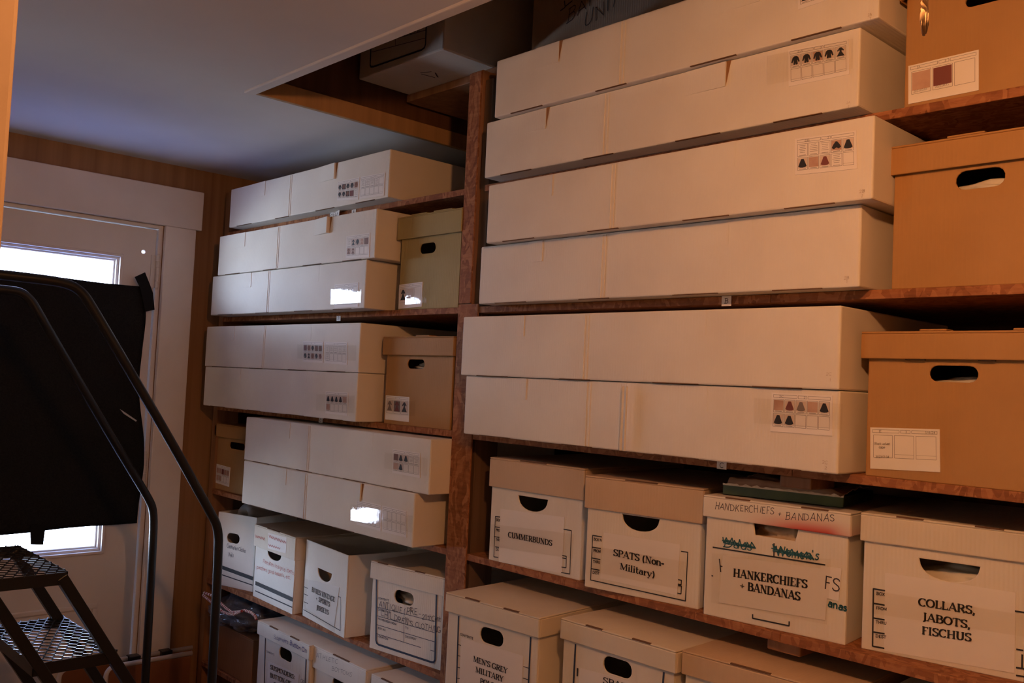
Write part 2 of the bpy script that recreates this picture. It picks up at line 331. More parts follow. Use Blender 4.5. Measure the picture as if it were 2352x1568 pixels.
def text_into(mb, txt, p0, p1, h, style, y, mi=0, jit=0., wt=None):
    """lay txt between local points p0..p1 (baseline) with cap height h"""
    adv = sum(G[c][0] for c in txt); L = math.hypot(p1[0] - p0[0], p1[1] - p0[1]); sx = L / adv
    ux, uz = (p1[0] - p0[0]) / L, (p1[1] - p0[1]) / L; x = 0.
    thick, thin = {'serif': (.255, .105), 'sans': (.16, .13), 'bold': (.2, .2), 'pen': (.092, .092), 'marker': (.13, .13), 'fine': (.055, .055)}[style]
    if wt: thick = thin = wt
    for c in txt:
        a, strokes, ser = G[c]; jx, jz, js, jr = [random.uniform(-jit, jit) for _ in range(4)]
        def tr(px, pz):
            if style in ('pen', 'marker', 'fine'): px = px + pz * (.06 + jr)
            X = (x + px + jx * .5) * sx; V = (pz * (1 + js) + jz * .6) * h
            return (p0[0] + ux * X, p0[1] + uz * X + V)
        for st, pts in strokes:
            if style in ('pen', 'marker', 'fine', 'sans', 'bold'):
                if st == 't' and len(pts) == 2 and abs(pts[0][0] - pts[1][0]) < .01 and abs(pts[0][1] - pts[1][1]) < .3 and c in 'CGS': continue
                if c == 'T' and len(pts) == 4: pts = pts[1:3]
                if c in 'EFL' and st == 't' and len(pts) == 3: pts = [(.17, pts[0][1]), pts[1]]
            q = [tr(*p) for p in pts]
            if style in ('pen', 'marker', 'fine') and jit: q = [(a_ + random.uniform(-.25, .25) * jit * h * .4, b_ + random.uniform(-.25, .25) * jit * h * .4) for a_, b_ in q]
            if st == 't': wf = lambda dx, dz: thin * h
            elif st == 'k': wf = lambda dx, dz: thick * h * .95
            else: wf = lambda dx, dz: (thin + (thick - thin) * abs(dz) ** 1.3) * h
            ribbon(mb, q, wf, y, mi)
        if style == 'serif':
            for px, pz in ser:
                zz = .035 if pz < .05 else (pz - .035)
                ribbon(mb, [tr(px - .15, zz), tr(px + .15, zz)], lambda dx, dz: .07 * h, y, mi)
        x += a

# ------------------------------------------------------------------ faces of boxes: read points of the photo on the plane they lie in
class Face:
    def __init__(s, O, yaw):
        s.O = Vector(O); s.yaw = yaw; s.u = Vector((math.cos(yaw), math.sin(yaw), 0)); s.n = Vector((math.sin(yaw), -math.cos(yaw), 0))
    def at(s, zone, x, y, off=0.):
        u, v = P(zone, x, y); d = ray(u, v); o = s.O + s.n * off
        p = CAM + d * ((o - CAM).dot(s.n) / d.dot(s.n)); q = p - s.O
        return (q.dot(s.u), q.z)
    def text(s, parent, zone, txt, a, b, hpx, mat, style='serif', off=.0022, jit=0., name='lettering', wt=None):
        mb = MB(); p0 = s.at(zone, *a, off); p1 = s.at(zone, *b, off); h = s.at(zone, a[0], a[1] - hpx, off)[1] - p0[1]
        text_into(mb, txt, p0, p1, h, style, -off, 0, jit, wt); return mb.build(name, mat, parent, normals=False)
    def texts(s, parent, zone, rows, mat, style='serif', off=.0022, jit=0., name='lettering', wt=None):
        mb = MB()
        for txt, a, b, hpx in rows:
            p0 = s.at(zone, *a, off); p1 = s.at(zone, *b, off); h = s.at(zone, a[0], a[1] - hpx, off)[1] - p0[1]
            text_into(mb, txt, p0, p1, h, style, -off, 0, jit, wt)
        return mb.build(name, mat, parent, normals=False)
    def lines(s, parent, zone, segs, w, mat, off=.0012, name='printed_form'):
        mb = MB()
        for sg in segs:
            q = [s.at(zone, sg[i], sg[i + 1], off) for i in range(0, len(sg), 2)]; ribbon(mb, q, lambda a, b: w, -off, 0)
        return mb.build(name, mat, parent, normals=False)
    def quad(s, parent, zone, pts, mat, off=.001, name='paper_label', thick=.0006):
        q = [s.at(zone, *p, off) for p in pts]; mb = MB(); n = 6
        # a sheet with a slight wave, so that it is not dead flat
        def bl(a, b):
            t0 = [(1 - a) * q[0][i] + a * q[1][i] for i in (0, 1)]; t1 = [(1 - a) * q[3][i] + a * q[2][i] for i in (0, 1)]
            return [(1 - b) * t0[i] + b * t1[i] for i in (0, 1)]
        for i in range(n):
            for j in range(n):
                c = [bl(i / n, j / n), bl((i + 1) / n, j / n), bl((i + 1) / n, (j + 1) / n), bl(i / n, (j + 1) / n)]
                mb.face([(p[0], -off, p[1]) for p in c])
        for a, b in ((0, 1), (1, 2), (2, 3), (3, 0)):
            mb.face([(q[a][0], -off, q[a][1]), (q[b][0], -off, q[b][1]), (q[b][0], -off + thick, q[b][1]), (q[a][0], -off + thick, q[a][1])])
        return mb.build(name, mat, parent, normals=False)
    def tape(s, parent, zone, pts, off=.0030):
        q = [s.at(zone, *p, off) for p in pts]; mb = MB(); mb.face([(a, -off, b) for a, b in q[::-1]]); return mb.build('clear_tape', TAPE, parent, normals=False)
    def card(s, parent, zone, quad, cols, rows, cells, head=None, off=.0012, foot=.1):
        """inventory card: paper, header boxes, grid of small pictures"""
        q = [s.at(zone, *p, off) for p in quad]
        def bl(a, b):
            t0 = [(1 - a) * q[0][i] + a * q[1][i] for i in (0, 1)]; t1 = [(1 - a) * q[3][i] + a * q[2][i] for i in (0, 1)]
            return ((1 - b) * t0[0] + b * t1[0], (1 - b) * t0[1] + b * t1[1])
        mb = MB(); mats = [PAPER, GREYINK, SIL, MAROON, BROWNSW, PINKSW, GREYSW, PICBG]
        mb.face([(*(lambda p: (p[0], -off, p[1]))(bl(a, b)),) for a, b in ((0, 0), (1, 0), (1, 1), (0, 1))], 0)
        for (a, b), (c, d) in (((0, 0), (1, 0)), ((1, 0), (1, 1)), ((1, 1), (0, 1)), ((0, 1), (0, 0))):
            p, r = bl(a, b), bl(c, d); mb.face([(p[0], -off, p[1]), (r[0], -off, r[1]), (r[0], 0, r[1]), (p[0], 0, p[1])], 0)
        W = abs(q[1][0] - q[0][0]); lw = max(.0006, W * .005)
        def rect(a0, b0, a1, b1, w=lw, mi=1): ribbon(mb, [bl(a0, b0), bl(a1, b0), bl(a1, b1), bl(a0, b1), bl(a0, b0)], lambda x, y: w, -off - .0003, mi)
        m = .035; rect(m, .05, .43, .12); rect(.45, .05, .59, .12); rect(.61, .05, 1 - m, .12)
        if head:
            for txt, a0, a1 in head: text_into(mb, txt, bl(a0, .112), bl(a1, .112), abs(bl(0, .06)[1] - bl(0, .112)[1]), 'sans', -off - .0004, 1)
        gy0, gy1 = .15, 1 - foot; cw = (1 - 2 * m) / cols; ch = (gy1 - gy0) / rows
        shapes = dict(skirt=[(.36, .08), (.64, .08), (.95, .84), (.75, .95), (.5, .98), (.25, .95), (.05, .84)],
                      dress=[(.4, .04), (.6, .04), (.86, .36), (.76, .44), (.62, .3), (.6, .46), (.9, .96), (.1, .96), (.4, .46), (.38, .3), (.24, .44), (.14, .36)],
                      jacket=[(.36, .06), (.64, .06), (.82, .2), (.97, .66), (.84, .74), (.7, .44), (.74, .92), (.54, .95), (.5, .8), (.46, .95), (.26, .92), (.3, .44), (.16, .74), (.03, .66), (.18, .2)],
                      cape=[(.42, .12), (.6, .14), (.84, .45), (.98, .72), (.7, .86), (.56, .74), (.44, .76), (.25, .9), (.02, .74), (.2, .4)])
        for r_ in range(rows):
            for c_ in range(cols):
                it = cells[r_ * cols + c_] if r_ * cols + c_ < len(cells) else ''
                a0, b0 = m + c_ * cw + cw * .05, gy0 + r_ * ch + ch * .05; a1, b1 = a0 + cw * .9, b0 + ch * .9
                rect(a0, b0, a1, b1); bb = b0 + (b1 - b0) * .84
                if not it: ribbon(mb, [bl(a0, bb), bl(a1, bb)], lambda x, y: lw * .6, -off - .0003, 1); continue
                if it == 'text':
                    for k in range(5):
                        t = b0 + (bb - b0) * (.15 + .17 * k); g = random.uniform(.08, .25)
                        ribbon(mb, [bl(a0 + (a1 - a0) * g, t), bl(a1 - (a1 - a0) * g, t)], lambda x, y: lw * 1.1, -off - .0003, 1)
                elif not it.startswith('='):
                    sh, colr, bg = (it.split(':') + ['2', '7'])[:3] if ':' in it else (it, '2', '7')
                    e0, e1 = a0 + (a1 - a0) * .03, a1 - (a1 - a0) * .03; f0, f1 = b0 + (bb - b0) * .06, bb
                    mb.face([(p[0], -off - .0004, p[1]) for p in (bl(e0, f0), bl(e1, f0), bl(e1, f1), bl(e0, f1))], int(bg))
                    if sh != 'swatch': mb.poly([bl(e0 + (e1 - e0) * x, f0 + (f1 - f0) * y) for x, y in shapes[sh]], -off - .0006, int(colr))
                if cols > 3 and not it.startswith('='): ribbon(mb, [bl(a0 + (a1 - a0) * .18, (bb + b1) / 2), bl(a1 - (a1 - a0) * .18, (bb + b1) / 2)], lambda x, y: lw * 1.5, -off - .0003, 1)
        o = mb.build('inventory_card', mats, parent, normals=False)
        return o, bl, (m, gy0, cw, ch)

def stadium(x0, x1, z0, z1, n=7):
    r = (z1 - z0) / 2; zc = (z0 + z1) / 2
    return arc(x1 - r, zc, r, r, -90, 90, n) + arc(x0 + r, zc, r, r, 90, 270, n)
def halfmoon(x0, x1, zt, zb, n=12):
    return [(x0, zt)] + [((x0 + x1) / 2 - (x1 - x0) / 2 * math.cos(math.radians(t)) * .98, zt - (zt - zb) * math.sin(math.radians(t)) ** .8) for t in [180 * i / n for i in range(1, n)]] + [(x1, zt)]

# ------------------------------------------------------------------ box makers (origin: front left bottom corner, x right, y inward)
def frame_from(bl, br, z):
    a = on_z(*bl, z); b = on_z(*br, z); return a, math.atan2(b.y - a.y, b.x - a.x), (b - a).length
def shell(W, D, H, hole, mat, parent, t=.004, bottom=True, bevel=.0015):
    mb = MB(); fn = lambda a, b, d: (a, d, b)
    mb.plate([(0, 0), (W, 0), (W, H), (0, H)], [hole] if hole else [], 0, t, fn)
    mb.box(0, W, D - t, D, 0, H); mb.box(0, t, t, D - t, 0, H); mb.box(W - t, W, t, D - t, 0, H)
    mb.box(t, W - t, t, D - t, 0, t * 2)
    return mb.build('body', mat, parent, bevel)
def lid(W, D, z0, z1, mat, parent, ov=.005, slits=(), bevel=.002, tabs=(), mats=None, skew=0.):
    mb = MB(); t = .004; x0, x1, y0, y1 = -ov, W + ov, -ov, D + ov
    mb.box(x0, x1, y0, y1, z1 - t, z1); mb.box(x0, x1, y0, y0 + t, z0, z1 - t); mb.box(x0, x1, y1 - t, y1, z0, z1 - t)
    mb.box(x0, x0 + t, y0 + t, y1 - t, z0, z1 - t); mb.box(x1 - t, x1, y0 + t, y1 - t, z0, z1 - t)
    for a, b in tabs: mb.box(a, b, y0 + .0005, y0 + .03, z1, z1 + .0035)
    o = mb.build('lid', mats or mat, parent, bevel)
    for a, b in slits:
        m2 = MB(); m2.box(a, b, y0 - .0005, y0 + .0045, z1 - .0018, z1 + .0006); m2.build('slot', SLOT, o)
    return o
LONG = 'long white costume boxes'
def long_box(label, y, zb, pxs, H, card=None, seam=.4, tabs=((.14, .24), (.62, .73)), gaps=(), D=.457, slots=((.06, .17), (.34, .43), (.6, .71), (.83, .93)), open_tab=.0):
    """pxs: photo pixels of the front's bottom left and right ends"""
    a = on_y(*pxs[0], y); b = on_y(*pxs[1], y); W = b.x - a.x
    t = thing('storage_box', label, 'box', (a.x, y, zb), 0., LONG); f = Face((a.x, y, zb), 0.)
    mb = MB(); mb.box(0, W, 0, D, .0006, H); mb.build('body', WHITE, t, .003)
    m = MB(); s = W * seam
    m.box(s - .0013, s + .0013, -.0014, .004, .002, H - .004); m.box(s + .0085, s + .0108, -.0012, .004, .002, H - .004)
    m.build('seam', WHITE, t)
    for i, (p, q) in enumerate(tabs):
        m = MB(); x0, x1 = W * p, W * q; h = .05; o = open_tab if i == len(tabs) - 1 else .0012
        v = [(x0, -.0004, H - h), (x1, -.0004 - o, H - h), (x1, -.0004 - o, H - .001), (x0, -.0004, H - .001)]
        m.face(v, 0); m.face([(x, yy + .0012, z) for x, yy, z in v], 0)
        m.face([v[1], v[2], (v[2][0], .001, v[2][2]), (v[1][0], .001, v[1][2])], 0); m.face([v[0], v[1], (v[1][0], .001, v[1][2]), (v[0][0], .001, v[0][2])], 0)
        if i in gaps: m.face([(x1 + .0005, -.0006, H - h * .98), (x1 + .011, -.0006, H - .0005), (x1 + .0005, -.0006, H - .0005)], 1)
        m.build('tuck_tab', [WHITE, CUT], t, normals=False)
    for p, q in slots:
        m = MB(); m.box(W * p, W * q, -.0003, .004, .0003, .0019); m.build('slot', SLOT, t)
    return t, f, W

# ================================================================== THE ROOM
XW = -3.262          # face of the door wall
zc = 2.268
yz = lambda a, b, d: (d, a, b)
mb = MB(); mb.box(-3.4, 1.62, -1.62, 2.32, -.06, 0); struct(mb.build('floor', FLOORM))
DY0, DY1, DZ = .415, 1.345, 2.043
mb = MB(); mb.plate([(-1.62, 0), (DY0, 0), (DY0, DZ), (DY1, DZ), (DY1, 0), (2.32, 0), (2.32, 3.05), (-1.62, 3.05)], [], XW - .12, XW, yz)
struct(mb.build('wall_left', PANEL))
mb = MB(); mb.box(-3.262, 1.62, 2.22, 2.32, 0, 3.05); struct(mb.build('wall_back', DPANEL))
QX0, QX1, QZ0, QZ1 = -2.16, -1.78, 1.28, 1.73     # made-up window behind the camera, added for fill light
mb = MB(); mb.plate([(-3.262, 0), (1.62, 0), (1.62, 2.268), (-3.262, 2.268)], [[(QX0, QZ0), (QX1, QZ0), (QX1, QZ1), (QX0, QZ1)]], -1.62, -1.5, lambda a, b, d: (a, d, b)); struct(mb.build('wall_front', TRIMP))
mb = MB(); xz = lambda a, b, d: (a, d, b); mb.plate([(QX0 - .05, QZ0 - .05), (QX1 + .05, QZ0 - .05), (QX1 + .05, QZ1 + .05), (QX0 - .05, QZ1 + .05)], [[(QX0, QZ0), (QX1, QZ0), (QX1, QZ1), (QX0, QZ1)]], -1.5, -1.48, xz); w2 = struct(mb.build('fill_window', TRIMP, None, .003))
mb = MB(); mb.box(QX0, QX1, -1.575, -1.571, QZ0, QZ1); mb.build('window_pane', FILLGLASS, w2)
mb = MB(); mb.box(1.5, 1.62, -1.5, 2.22, 0, 3.05); struct(mb.build('wall_right', TRIMP))
mb = MB(); mb.box(-1.02, -.88, -1.5, .2236, 0, zc); struct(mb.build('wall_partition', WALLP, None, .004))
mb = MB(); mb.plate([(-3.262, -1.5), (1.5, -1.5), (1.5, 1.11), (-2.235, 1.11), (-2.235, 2.22), (-3.262, 2.22)], [], zc, zc + .03, lambda a, b, d: (a, b, d)); struct(mb.build('ceiling', CEIL))
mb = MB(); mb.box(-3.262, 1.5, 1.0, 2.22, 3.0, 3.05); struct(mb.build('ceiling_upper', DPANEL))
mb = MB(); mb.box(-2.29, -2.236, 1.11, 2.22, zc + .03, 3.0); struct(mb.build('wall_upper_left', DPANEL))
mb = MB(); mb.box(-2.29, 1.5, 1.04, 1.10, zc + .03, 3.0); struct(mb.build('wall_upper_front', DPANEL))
mb = MB(); mb.box(-2.236, 1.49, 1.108, 1.137, zc - .006, zc + .045); struct(mb.build('trim_1', TRIMP, None, .003))
mb = MB(); mb.box(-2.236, -2.220, 1.137, 2.2, zc - .002, zc + .045); struct(mb.build('trim_2', BANDW, None, .002))

# door trim, door, window
mb = MB(); mb.box(XW, XW + .02, DY1, 1.457, 0, 2.043); mb.box(XW, XW + .02, .30, DY0, 0, 2.043); struct(mb.build('trim_3', TRIMP, None, .003))
mb = MB(); mb.box(XW, XW + .023, .28, 1.477, 2.043, 2.184); struct(mb.build('trim_4', TRIMP, None, .003))
mb = MB()
mb.box(XW - .12, XW - .002, DY1 - .016, DY1, 0, 2.043); mb.box(XW - .12, XW - .002, DY0, DY0 + .016, 0, 2.043); mb.box(XW - .12, XW - .002, DY0 + .016, DY1 - .016, 2.03, 2.043)
struct(mb.build('trim_5', TRIMP, None, .002))
dF = XW - .012; dT = .042
def circ(y, z, r, n=14): return [(y + r * math.cos(2 * PI * i / n), z + r * math.sin(2 * PI * i / n)) for i in range(n)]
WY0, WY1, WZ0, WZ1 = .555, 1.213, .893, 1.925
hole_c = on_x(330, 578, dF)
mb = MB(); mb.plate([(DY0 + .018, .008), (DY1 - .019, .008), (DY1 - .019, 2.027), (DY0 + .018, 2.027)],
                    [[(WY0, WZ0), (WY1, WZ0), (WY1, WZ1), (WY0, WZ1)], circ(hole_c.y, hole_c.z, .007)], dF - dT, dF, yz)
door = struct(mb.build('door_1', DOORP, None, .0015))
def ring(mb, y0, y1, z0, z1, w, x0, x1):
    mb.box(x0, x1, y0, y1, z0, z0 + w); mb.box(x0, x1, y0, y1, z1 - w, z1); mb.box(x0, x1, y0, y0 + w, z0 + w, z1 - w); mb.box(x0, x1, y1 - w, y1, z0 + w, z1 - w)
mb = MB(); ring(mb, WY0, WY1, WZ0, WZ1, .010, dF - dT, dF + .006); ring(mb, WY0 + .010, WY1 - .010, WZ0 + .010, WZ1 - .010, .009, dF - dT, dF - .006); ring(mb, WY0 + .019, WY1 - .019, WZ0 + .019, WZ1 - .019, .006, dF - dT, dF - .018)
mb.build('window_frame', DOORP, door, .002)
mb = MB(); mb.box(dF - .030, dF - .026, WY0 + .02, WY1 - .02, WZ0 + .02, WZ1 - .02); mb.build('window_pane', GLASS, door)
mb = MB(); ring(mb, .64, 1.205, .16, .728, .018, dF - .002, dF + .007); mb.build('panel_moulding', DOORP, door, .004)
mb = MB(); mb.box(dF - .001, dF + .002, .662, 1.183, .182, .706); mb.build('door_panel', DOORP, door, .001)
for z0, z1 in ((1.82, 1.937), (1.115, 1.235)):
    y = 1.333; mb = MB(); n = 5
    for i in range(n):
        a = z0 + (z1 - z0) * i / n; mb.tube([(dF + .007, y, a + .001), (dF + .007, y, a + (z1 - z0) / n - .001)], .0075, 12)
    mb.tube([(dF + .007, y, z0 - .006), (dF + .007, y, z0)], .005, 10); mb.tube([(dF + .007, y, z1), (dF + .007, y, z1 + .006)], .005, 10)
    mb.box(dF, dF + .003, y - .022, y, z0, z1); mb.build('hinge', HINGEM, door, .0006)

# black sheet hung over the door window
sx = dF + .018
corners = dict(tl=(.44, 1.80), tr=(1.287, 1.831), br=(1.325, .992), bl=(.44, .985))
t = thing('blackout_sheet', 'black woven plastic sheet taped across the glass of the white door', 'sheet', (sx, .88, .96))
mb = MB(); nu, nv = 64, 64; grid = {}
for i in range(nu + 1):
    for j in range(nv + 1):
        a, b = i / nu, j / nv
        top = (corners['tl'][0] * (1 - a) + corners['tr'][0] * a, corners['tl'][1] * (1 - a) + corners['tr'][1] * a + .012 * math.sin(a * PI * 1.5) - .010 * (a > .9) * 0)
        bot = (corners['bl'][0] * (1 - a) + corners['br'][0] * a, corners['bl'][1] * (1 - a) + corners['br'][1] * a + .010 * math.sin(a * 9) * (1 - a))
        y = top[0] * (1 - b) + bot[0] * b; z = top[1] * (1 - b) + bot[1] * b
        y += (.035 * math.sin(b * PI) * 0 + .01 * math.sin(b * 11)) * a ** 6 + -.006 * a ** 8 * math.sin(min(1, b * 2.2) * PI) 
        w = .007 * noise.noise(Vector((y * 7 + z * 3, z * 2.2, 1.7))) + .004 * noise.noise(Vector((y * 26 - z * 15, z * 6, 4.1))) + .006 * math.sin((y * .8 + z) * 30) * max(0, a - .55) * .8
        grid[i, j] = (w, y - .88, z - .96)
idx = {}
for k, p in grid.items(): idx[k] = len(mb.v); mb.v.append(p)
for i in range(nu):
    for j in range(nv): mb.f.append((idx[i, j], idx[i + 1, j], idx[i + 1, j + 1], idx[i, j + 1])); mb.m.append(0)
o = mb.build('sheet', SHEETM, t, smooth=True); so = o.modifiers.new('thickness', 'SOLIDIFY'); so.thickness = .0012
def strip(parent, pxs, x, name, mat, org, th=.0015):
    p = [on_x(*q, x) for q in pxs]; m = MB(); m.plate([(q.y - org[1], q.z - org[2]) for q in p], [], x - org[0], x + th - org[0], yz); return m.build(name, mat, parent, .0004)
org = (sx, .88, .96)
strip(t, [(309, 636), (333, 625), (345, 655), (351, 672), (355, 711), (333, 716), (328, 690), (322, 662)], sx + .012, 'tape_strip', TAPEB, org)
strip(t, [(69, 1205), (105, 1205), (99, 1251), (70, 1250)], sx + .009, 'tape_strip', TAPEB, org)
o = strip(t, [(275, 939), (280, 942), (314, 965), (312, 968), (284, 950)], sx + .016, 'light_sliver', clear('light_sliver_film', (1, 1, 1), .2, 2.2, .5), org); o.rotation_euler = (0, 0, 0)  # pale glossy strip standing in for a bright sliver of light

# folded table standing against the wall under the door casing
t = thing('folding_table', 'folded table standing on edge by the door, brown boards with white rims', 'table', (-3.13, 1.28, 0))
for k, xx in enumerate((-3.215, -3.115)):
    zt = on_x(*((440, 1487) if k == 0 else (442, 1499)), xx).z; y1 = on_x(441, 1492, xx).y; y0 = on_x(246, 1515, xx).y if k else y1 - .45
    if k == 0: zk = zt
    m = MB(); m.box(xx - .008 + 3.13, xx + .008 + 3.13, y0 - 1.28 + .006, y1 - 1.28 - .006, .03, zt - .006); lf = m.build('table_leaf', TABLEB, t, .002)
    m = MB(); r = .03
    m.tube([(xx + 3.13, y0 - 1.28, .03), (xx + 3.13, y0 - 1.28, zt - r)] + [(xx + 3.13, y0 - 1.28 + r - r * math.cos(a), zt - r + r * math.sin(a)) for a in [PI / 2 * i / 6 for i in range(1, 7)]] + [(xx + 3.13, y1 - 1.28, zt)], .0085, 10)
    m.build('rim', TABLEW, lf, smooth=True)
for px in ((305, 1503), (378, 1496)):
    p = on_x(*px, -3.215); m = MB(); m.box(-3.226 + 3.13, -3.19 + 3.13, p.y - 1.28 - .019, p.y - 1.28 + .019, zk - .008, zk + .010); m.build('latch', BLACKM, t, .002)

# ================================================================== SHELVING
ZA, ZB, ZC, ZD, ZE, ZF = 2.047, 1.733, 1.4105, 1.106, .785, .488
SY = 1.56; PL, PR = -1.858, -1.782; RE = -.24
shelving = thing('shelving', 'built-in wooden storage shelving of strand board shelves on stud uprights', 'shelves', (-1.75, 1.86, 0))
SO = Vector((-1.75, 1.86, 0))
def part(name, mat, x0, x1, y0, y1, z0, z1, bev=.0015, parent=shelving, org=SO):
    m = MB(); m.box(x0 - org.x, x1 - org.x, y0 - org.y, y1 - org.y, z0 - org.z, z1 - org.z); return m.build(name, mat, parent, bev)
TH = .0165
for z in (ZA, ZB, ZC, ZD, ZE, ZF, .14):
    part('shelf_board', OSB, -3.208, PL, SY, 2.15, z - TH, z)
    if z not in (ZB, ZC, ZD): part('shelf_board', OSB, PR, RE, SY, 2.15, z - TH, z)
for z, px in ((ZB, 1770), (ZC, 1820), (ZD, 1792)):
    xs = on_y(px, 700 if z == ZB else (1085 if z == ZC else 1455), SY).x
    part('shelf_board', OSB, PR, xs - .0006, SY, 2.15, z - TH, z); part('shelf_board', OSB, xs + .0006, RE, SY - .001, 2.15, z - TH, z)
part('shelf_board', STUD, -2.215, RE, 1.615, 2.2, 2.358, 2.38)
part('upright', STUD, PL, -1.813, SY + .002, SY + .089, 0, 2.356); part('upright', DSTUD, -1.8125, PR, SY + .012, SY + .089, 0, 2.33)
part('facing_strip', OSB, PL - .001, PR + .001, SY - .004, SY + .0015, .0, 1.74)
part('facing_strip', OSB, PL - .001, -1.812, SY - .004, SY + .0015, 1.742, 2.352)
part('upright', STUD, -3.245, -3.21, SY + .005, SY + .089, 0, 2.2); part('upright', STUD, -3.245, -3.21, 2.08, 2.15, 0, 2.2)
part('upright', STUD, PL, -1.80, 2.1, 2.2, 0, 2.356)
part('upright', STUD, RE + .001, RE + .045, SY + .002, SY + .089, 0, 2.356); part('upright', STUD, RE + .001, RE + .045, 2.1, 2.2, 0, 2.356)
for z, pa, pb in ((ZC, (1792, 1094), (1865, 1100)), (ZD, (1763, 1463), (1840, 1478))):
    a = on_y(*pa, SY + .02).x; b = on_y(*pb, SY + .02).x
    part('cleat', STUD, a, b, SY + .018, SY + .108, z - TH - .023, z - TH - .0005, .003)
def shelf_tag(cx, cy, w, h, ch, y=SY - .001, hgt=.0155):
    f = Face((0, y, 0), 0.); a = f.at('z', cx, cy); m = MB(); q = .011
    m.box(a[0] - q - SO.x, a[0] + q - SO.x, y - .0008 - SO.y, y - SO.y, a[1] - hgt / 2, a[1] + hgt / 2); tg = m.build('shelf_tag', PAPER, shelving)
    m = MB(); text_into(m, ch, (a[0] - .005 - SO.x, a[1] - .005), (a[0] + .005 - SO.x, a[1] - .005), .010, 'pen', y - .0014 - SO.y, wt=.12); m.build('lettering', PEN, tg, normals=False)
shelf_tag(813, 487, 8, 12, 'A'); shelf_tag(778, 731, 8, 12, 'B'); shelf_tag(737, 965, 8, 12, 'C'); shelf_tag(1669, 691, 20, 20, 'B', SY - .001, .02); shelf_tag(1658, 1068, 18, 14, 'C')
a = on_y(772, 493, SY - .004); m = MB()
for i in range(8):
    x0, x1 = -.036 + .009 * i, -.036 + .009 * (i + 1); y0, y1 = -.012 * (i / 8) ** 3, -.012 * ((i + 1) / 8) ** 3
    m.face([(x0 + a.x - SO.x, y0 + a.y - SO.y, a.z - .011), (x1 + a.x - SO.x, y1 + a.y - SO.y, a.z - .011), (x1 + a.x - SO.x, y1 + a.y - SO.y, a.z + .011), (x0 + a.x - SO.x, y0 + a.y - SO.y, a.z + .011)])
tg = m.build('shelf_tag', PAPER, shelving, normals=False)
m = MB(); text_into(m, 'SHELF', (a.x - .030 - SO.x, a.z - .006), (a.x + .024 - SO.x, a.z - .006), .012, 'pen', a.y - SO.y - .0075, wt=.12); m.build('lettering', PEN, tg, normals=False)

# ================================================================== LONG WHITE BOXES
H = .148
HD = [('2A', .16, .26), ('3', .54, .57)]
t, f, W = long_box('white long box with two cards of jacket pictures, topmost one near the door', 1.511, ZA, ((525.6, 524), (891.8, 451.9)), .138, tabs=((.17, .26), (.61, .71)), gaps=(1,), open_tab=.006, seam=.43)
f.card(t, 't', [(105, 325), (450, 250), (428, 598), (95, 615)], 5, 2, ['jacket', 'jacket:4', 'jacket', 'jacket', 'jacket:4:5', 'jacket', 'jacket', 'jacket:4', 'swatch:3:3', 'text'])
f.card(t, 't', [(462, 250), (846, 178), (828, 537), (450, 592)], 5, 2, ['text', 'text', 'text', 'text'])
t, f, W = long_box('white long box with card of dark dresses, upper one beside the olive box', 1.487, ZB + .1405, ((498.9, 639.9), (860.1, 597.8)), .140, tabs=((.06, .2), (.66, .75)), gaps=(1,), open_tab=.012, seam=.43)
f.card(t, 't', [(245, 1175), (608, 1122), (598, 1502), (232, 1520)], 5, 2, ['text', 'dress', 'jacket', 'dress:5:7', 'swatch:4:4', 'dress:4:5', 'dress:4:7'])
t, f, W = long_box('white long box with shining taped card, lower one beside the olive box', 1.492, ZB, ((482.9, 731.9), (836.2, 716.2)), .140, tabs=((.2, .3), (.63, .74)), seam=.42)
f.card(t, 'i', [(1172, 1188), (1366, 1170), (1360, 1368), (1168, 1378)], 5, 2, [])
f.tape(t, 'i', [(1140, 1226), (1388, 1210), (1384, 1336), (1138, 1350)])
t, f, W = long_box('white long box with two cards of red and black jackets, above the four-skirt box', 1.492, ZC + .1395, ((470.3, 833.2), (822.9, 852.8)), .143, tabs=((.14, .22), (.62, .73)), seam=.43)
f.card(t, 'p', [(112, 165), (443, 178), (440, 522), (110, 505)], 5, 2, ['jacket:3:6', 'jacket:4:5', 'jacket', 'jacket:4:6', 'jacket:4:6', 'jacket', 'dress', 'jacket:4:5', 'jacket', 'jacket:3:7'])
f.card(t, 'p', [(468, 176), (838, 188), (835, 555), (468, 525)], 5, 2, ['text', 'text', 'text', 'text', 'text', 'text'])
f.tape(t, 'p', [(20, 222), (985, 235), (980, 485), (20, 450)])
t, f, W = long_box('white long box with card of four black skirts and two swatches, left bay', 1.494, ZC, ((466.6, 923.8), (816.6, 970)), .139, tabs=((.2, .28), (.62, .72)), seam=2.)
f.card(t, 'p', [(485, 988), (848, 1006), (842, 1388), (478, 1345)], 5, 2, ['skirt', 'skirt', 'skirt', 'skirt', 'swatch:5:5', 'swatch:5:5'])
f.tape(t, 'p', [(330, 1030), (962, 1060), (955, 1345), (325, 1300)])
t, f, W = long_box('white long box with card of three black skirts, on the box with glinting blank cards', 1.490, ZD + .1405, ((560.2, 1053.3), (984.6, 1136.5)), .142, tabs=((.2, .29), (.64, .74)), seam=.4)
f.card(t, 'u', [(518, 470), (782, 508), (782, 752), (512, 702)], 5, 2, ['swatch:4:4', 'skirt', 'skirt', 'text', 'text', 'swatch:4:5', 'skirt'])
f.tape(t, 'u', [(440, 505), (858, 560), (850, 735), (435, 660)])
t, f, W = long_box('white long box with glinting taped blank cards, just above the banker boxes', 1.484, ZD, ((554.7, 1152.1), (946.8, 1261.6)), .140, tabs=((.2, .3), (.62, .74)), gaps=(1,), open_tab=.004, seam=.42)
f.card(t, 'u', [(165, 960), (405, 1018), (400, 1270), (165, 1205)], 5, 2, [])
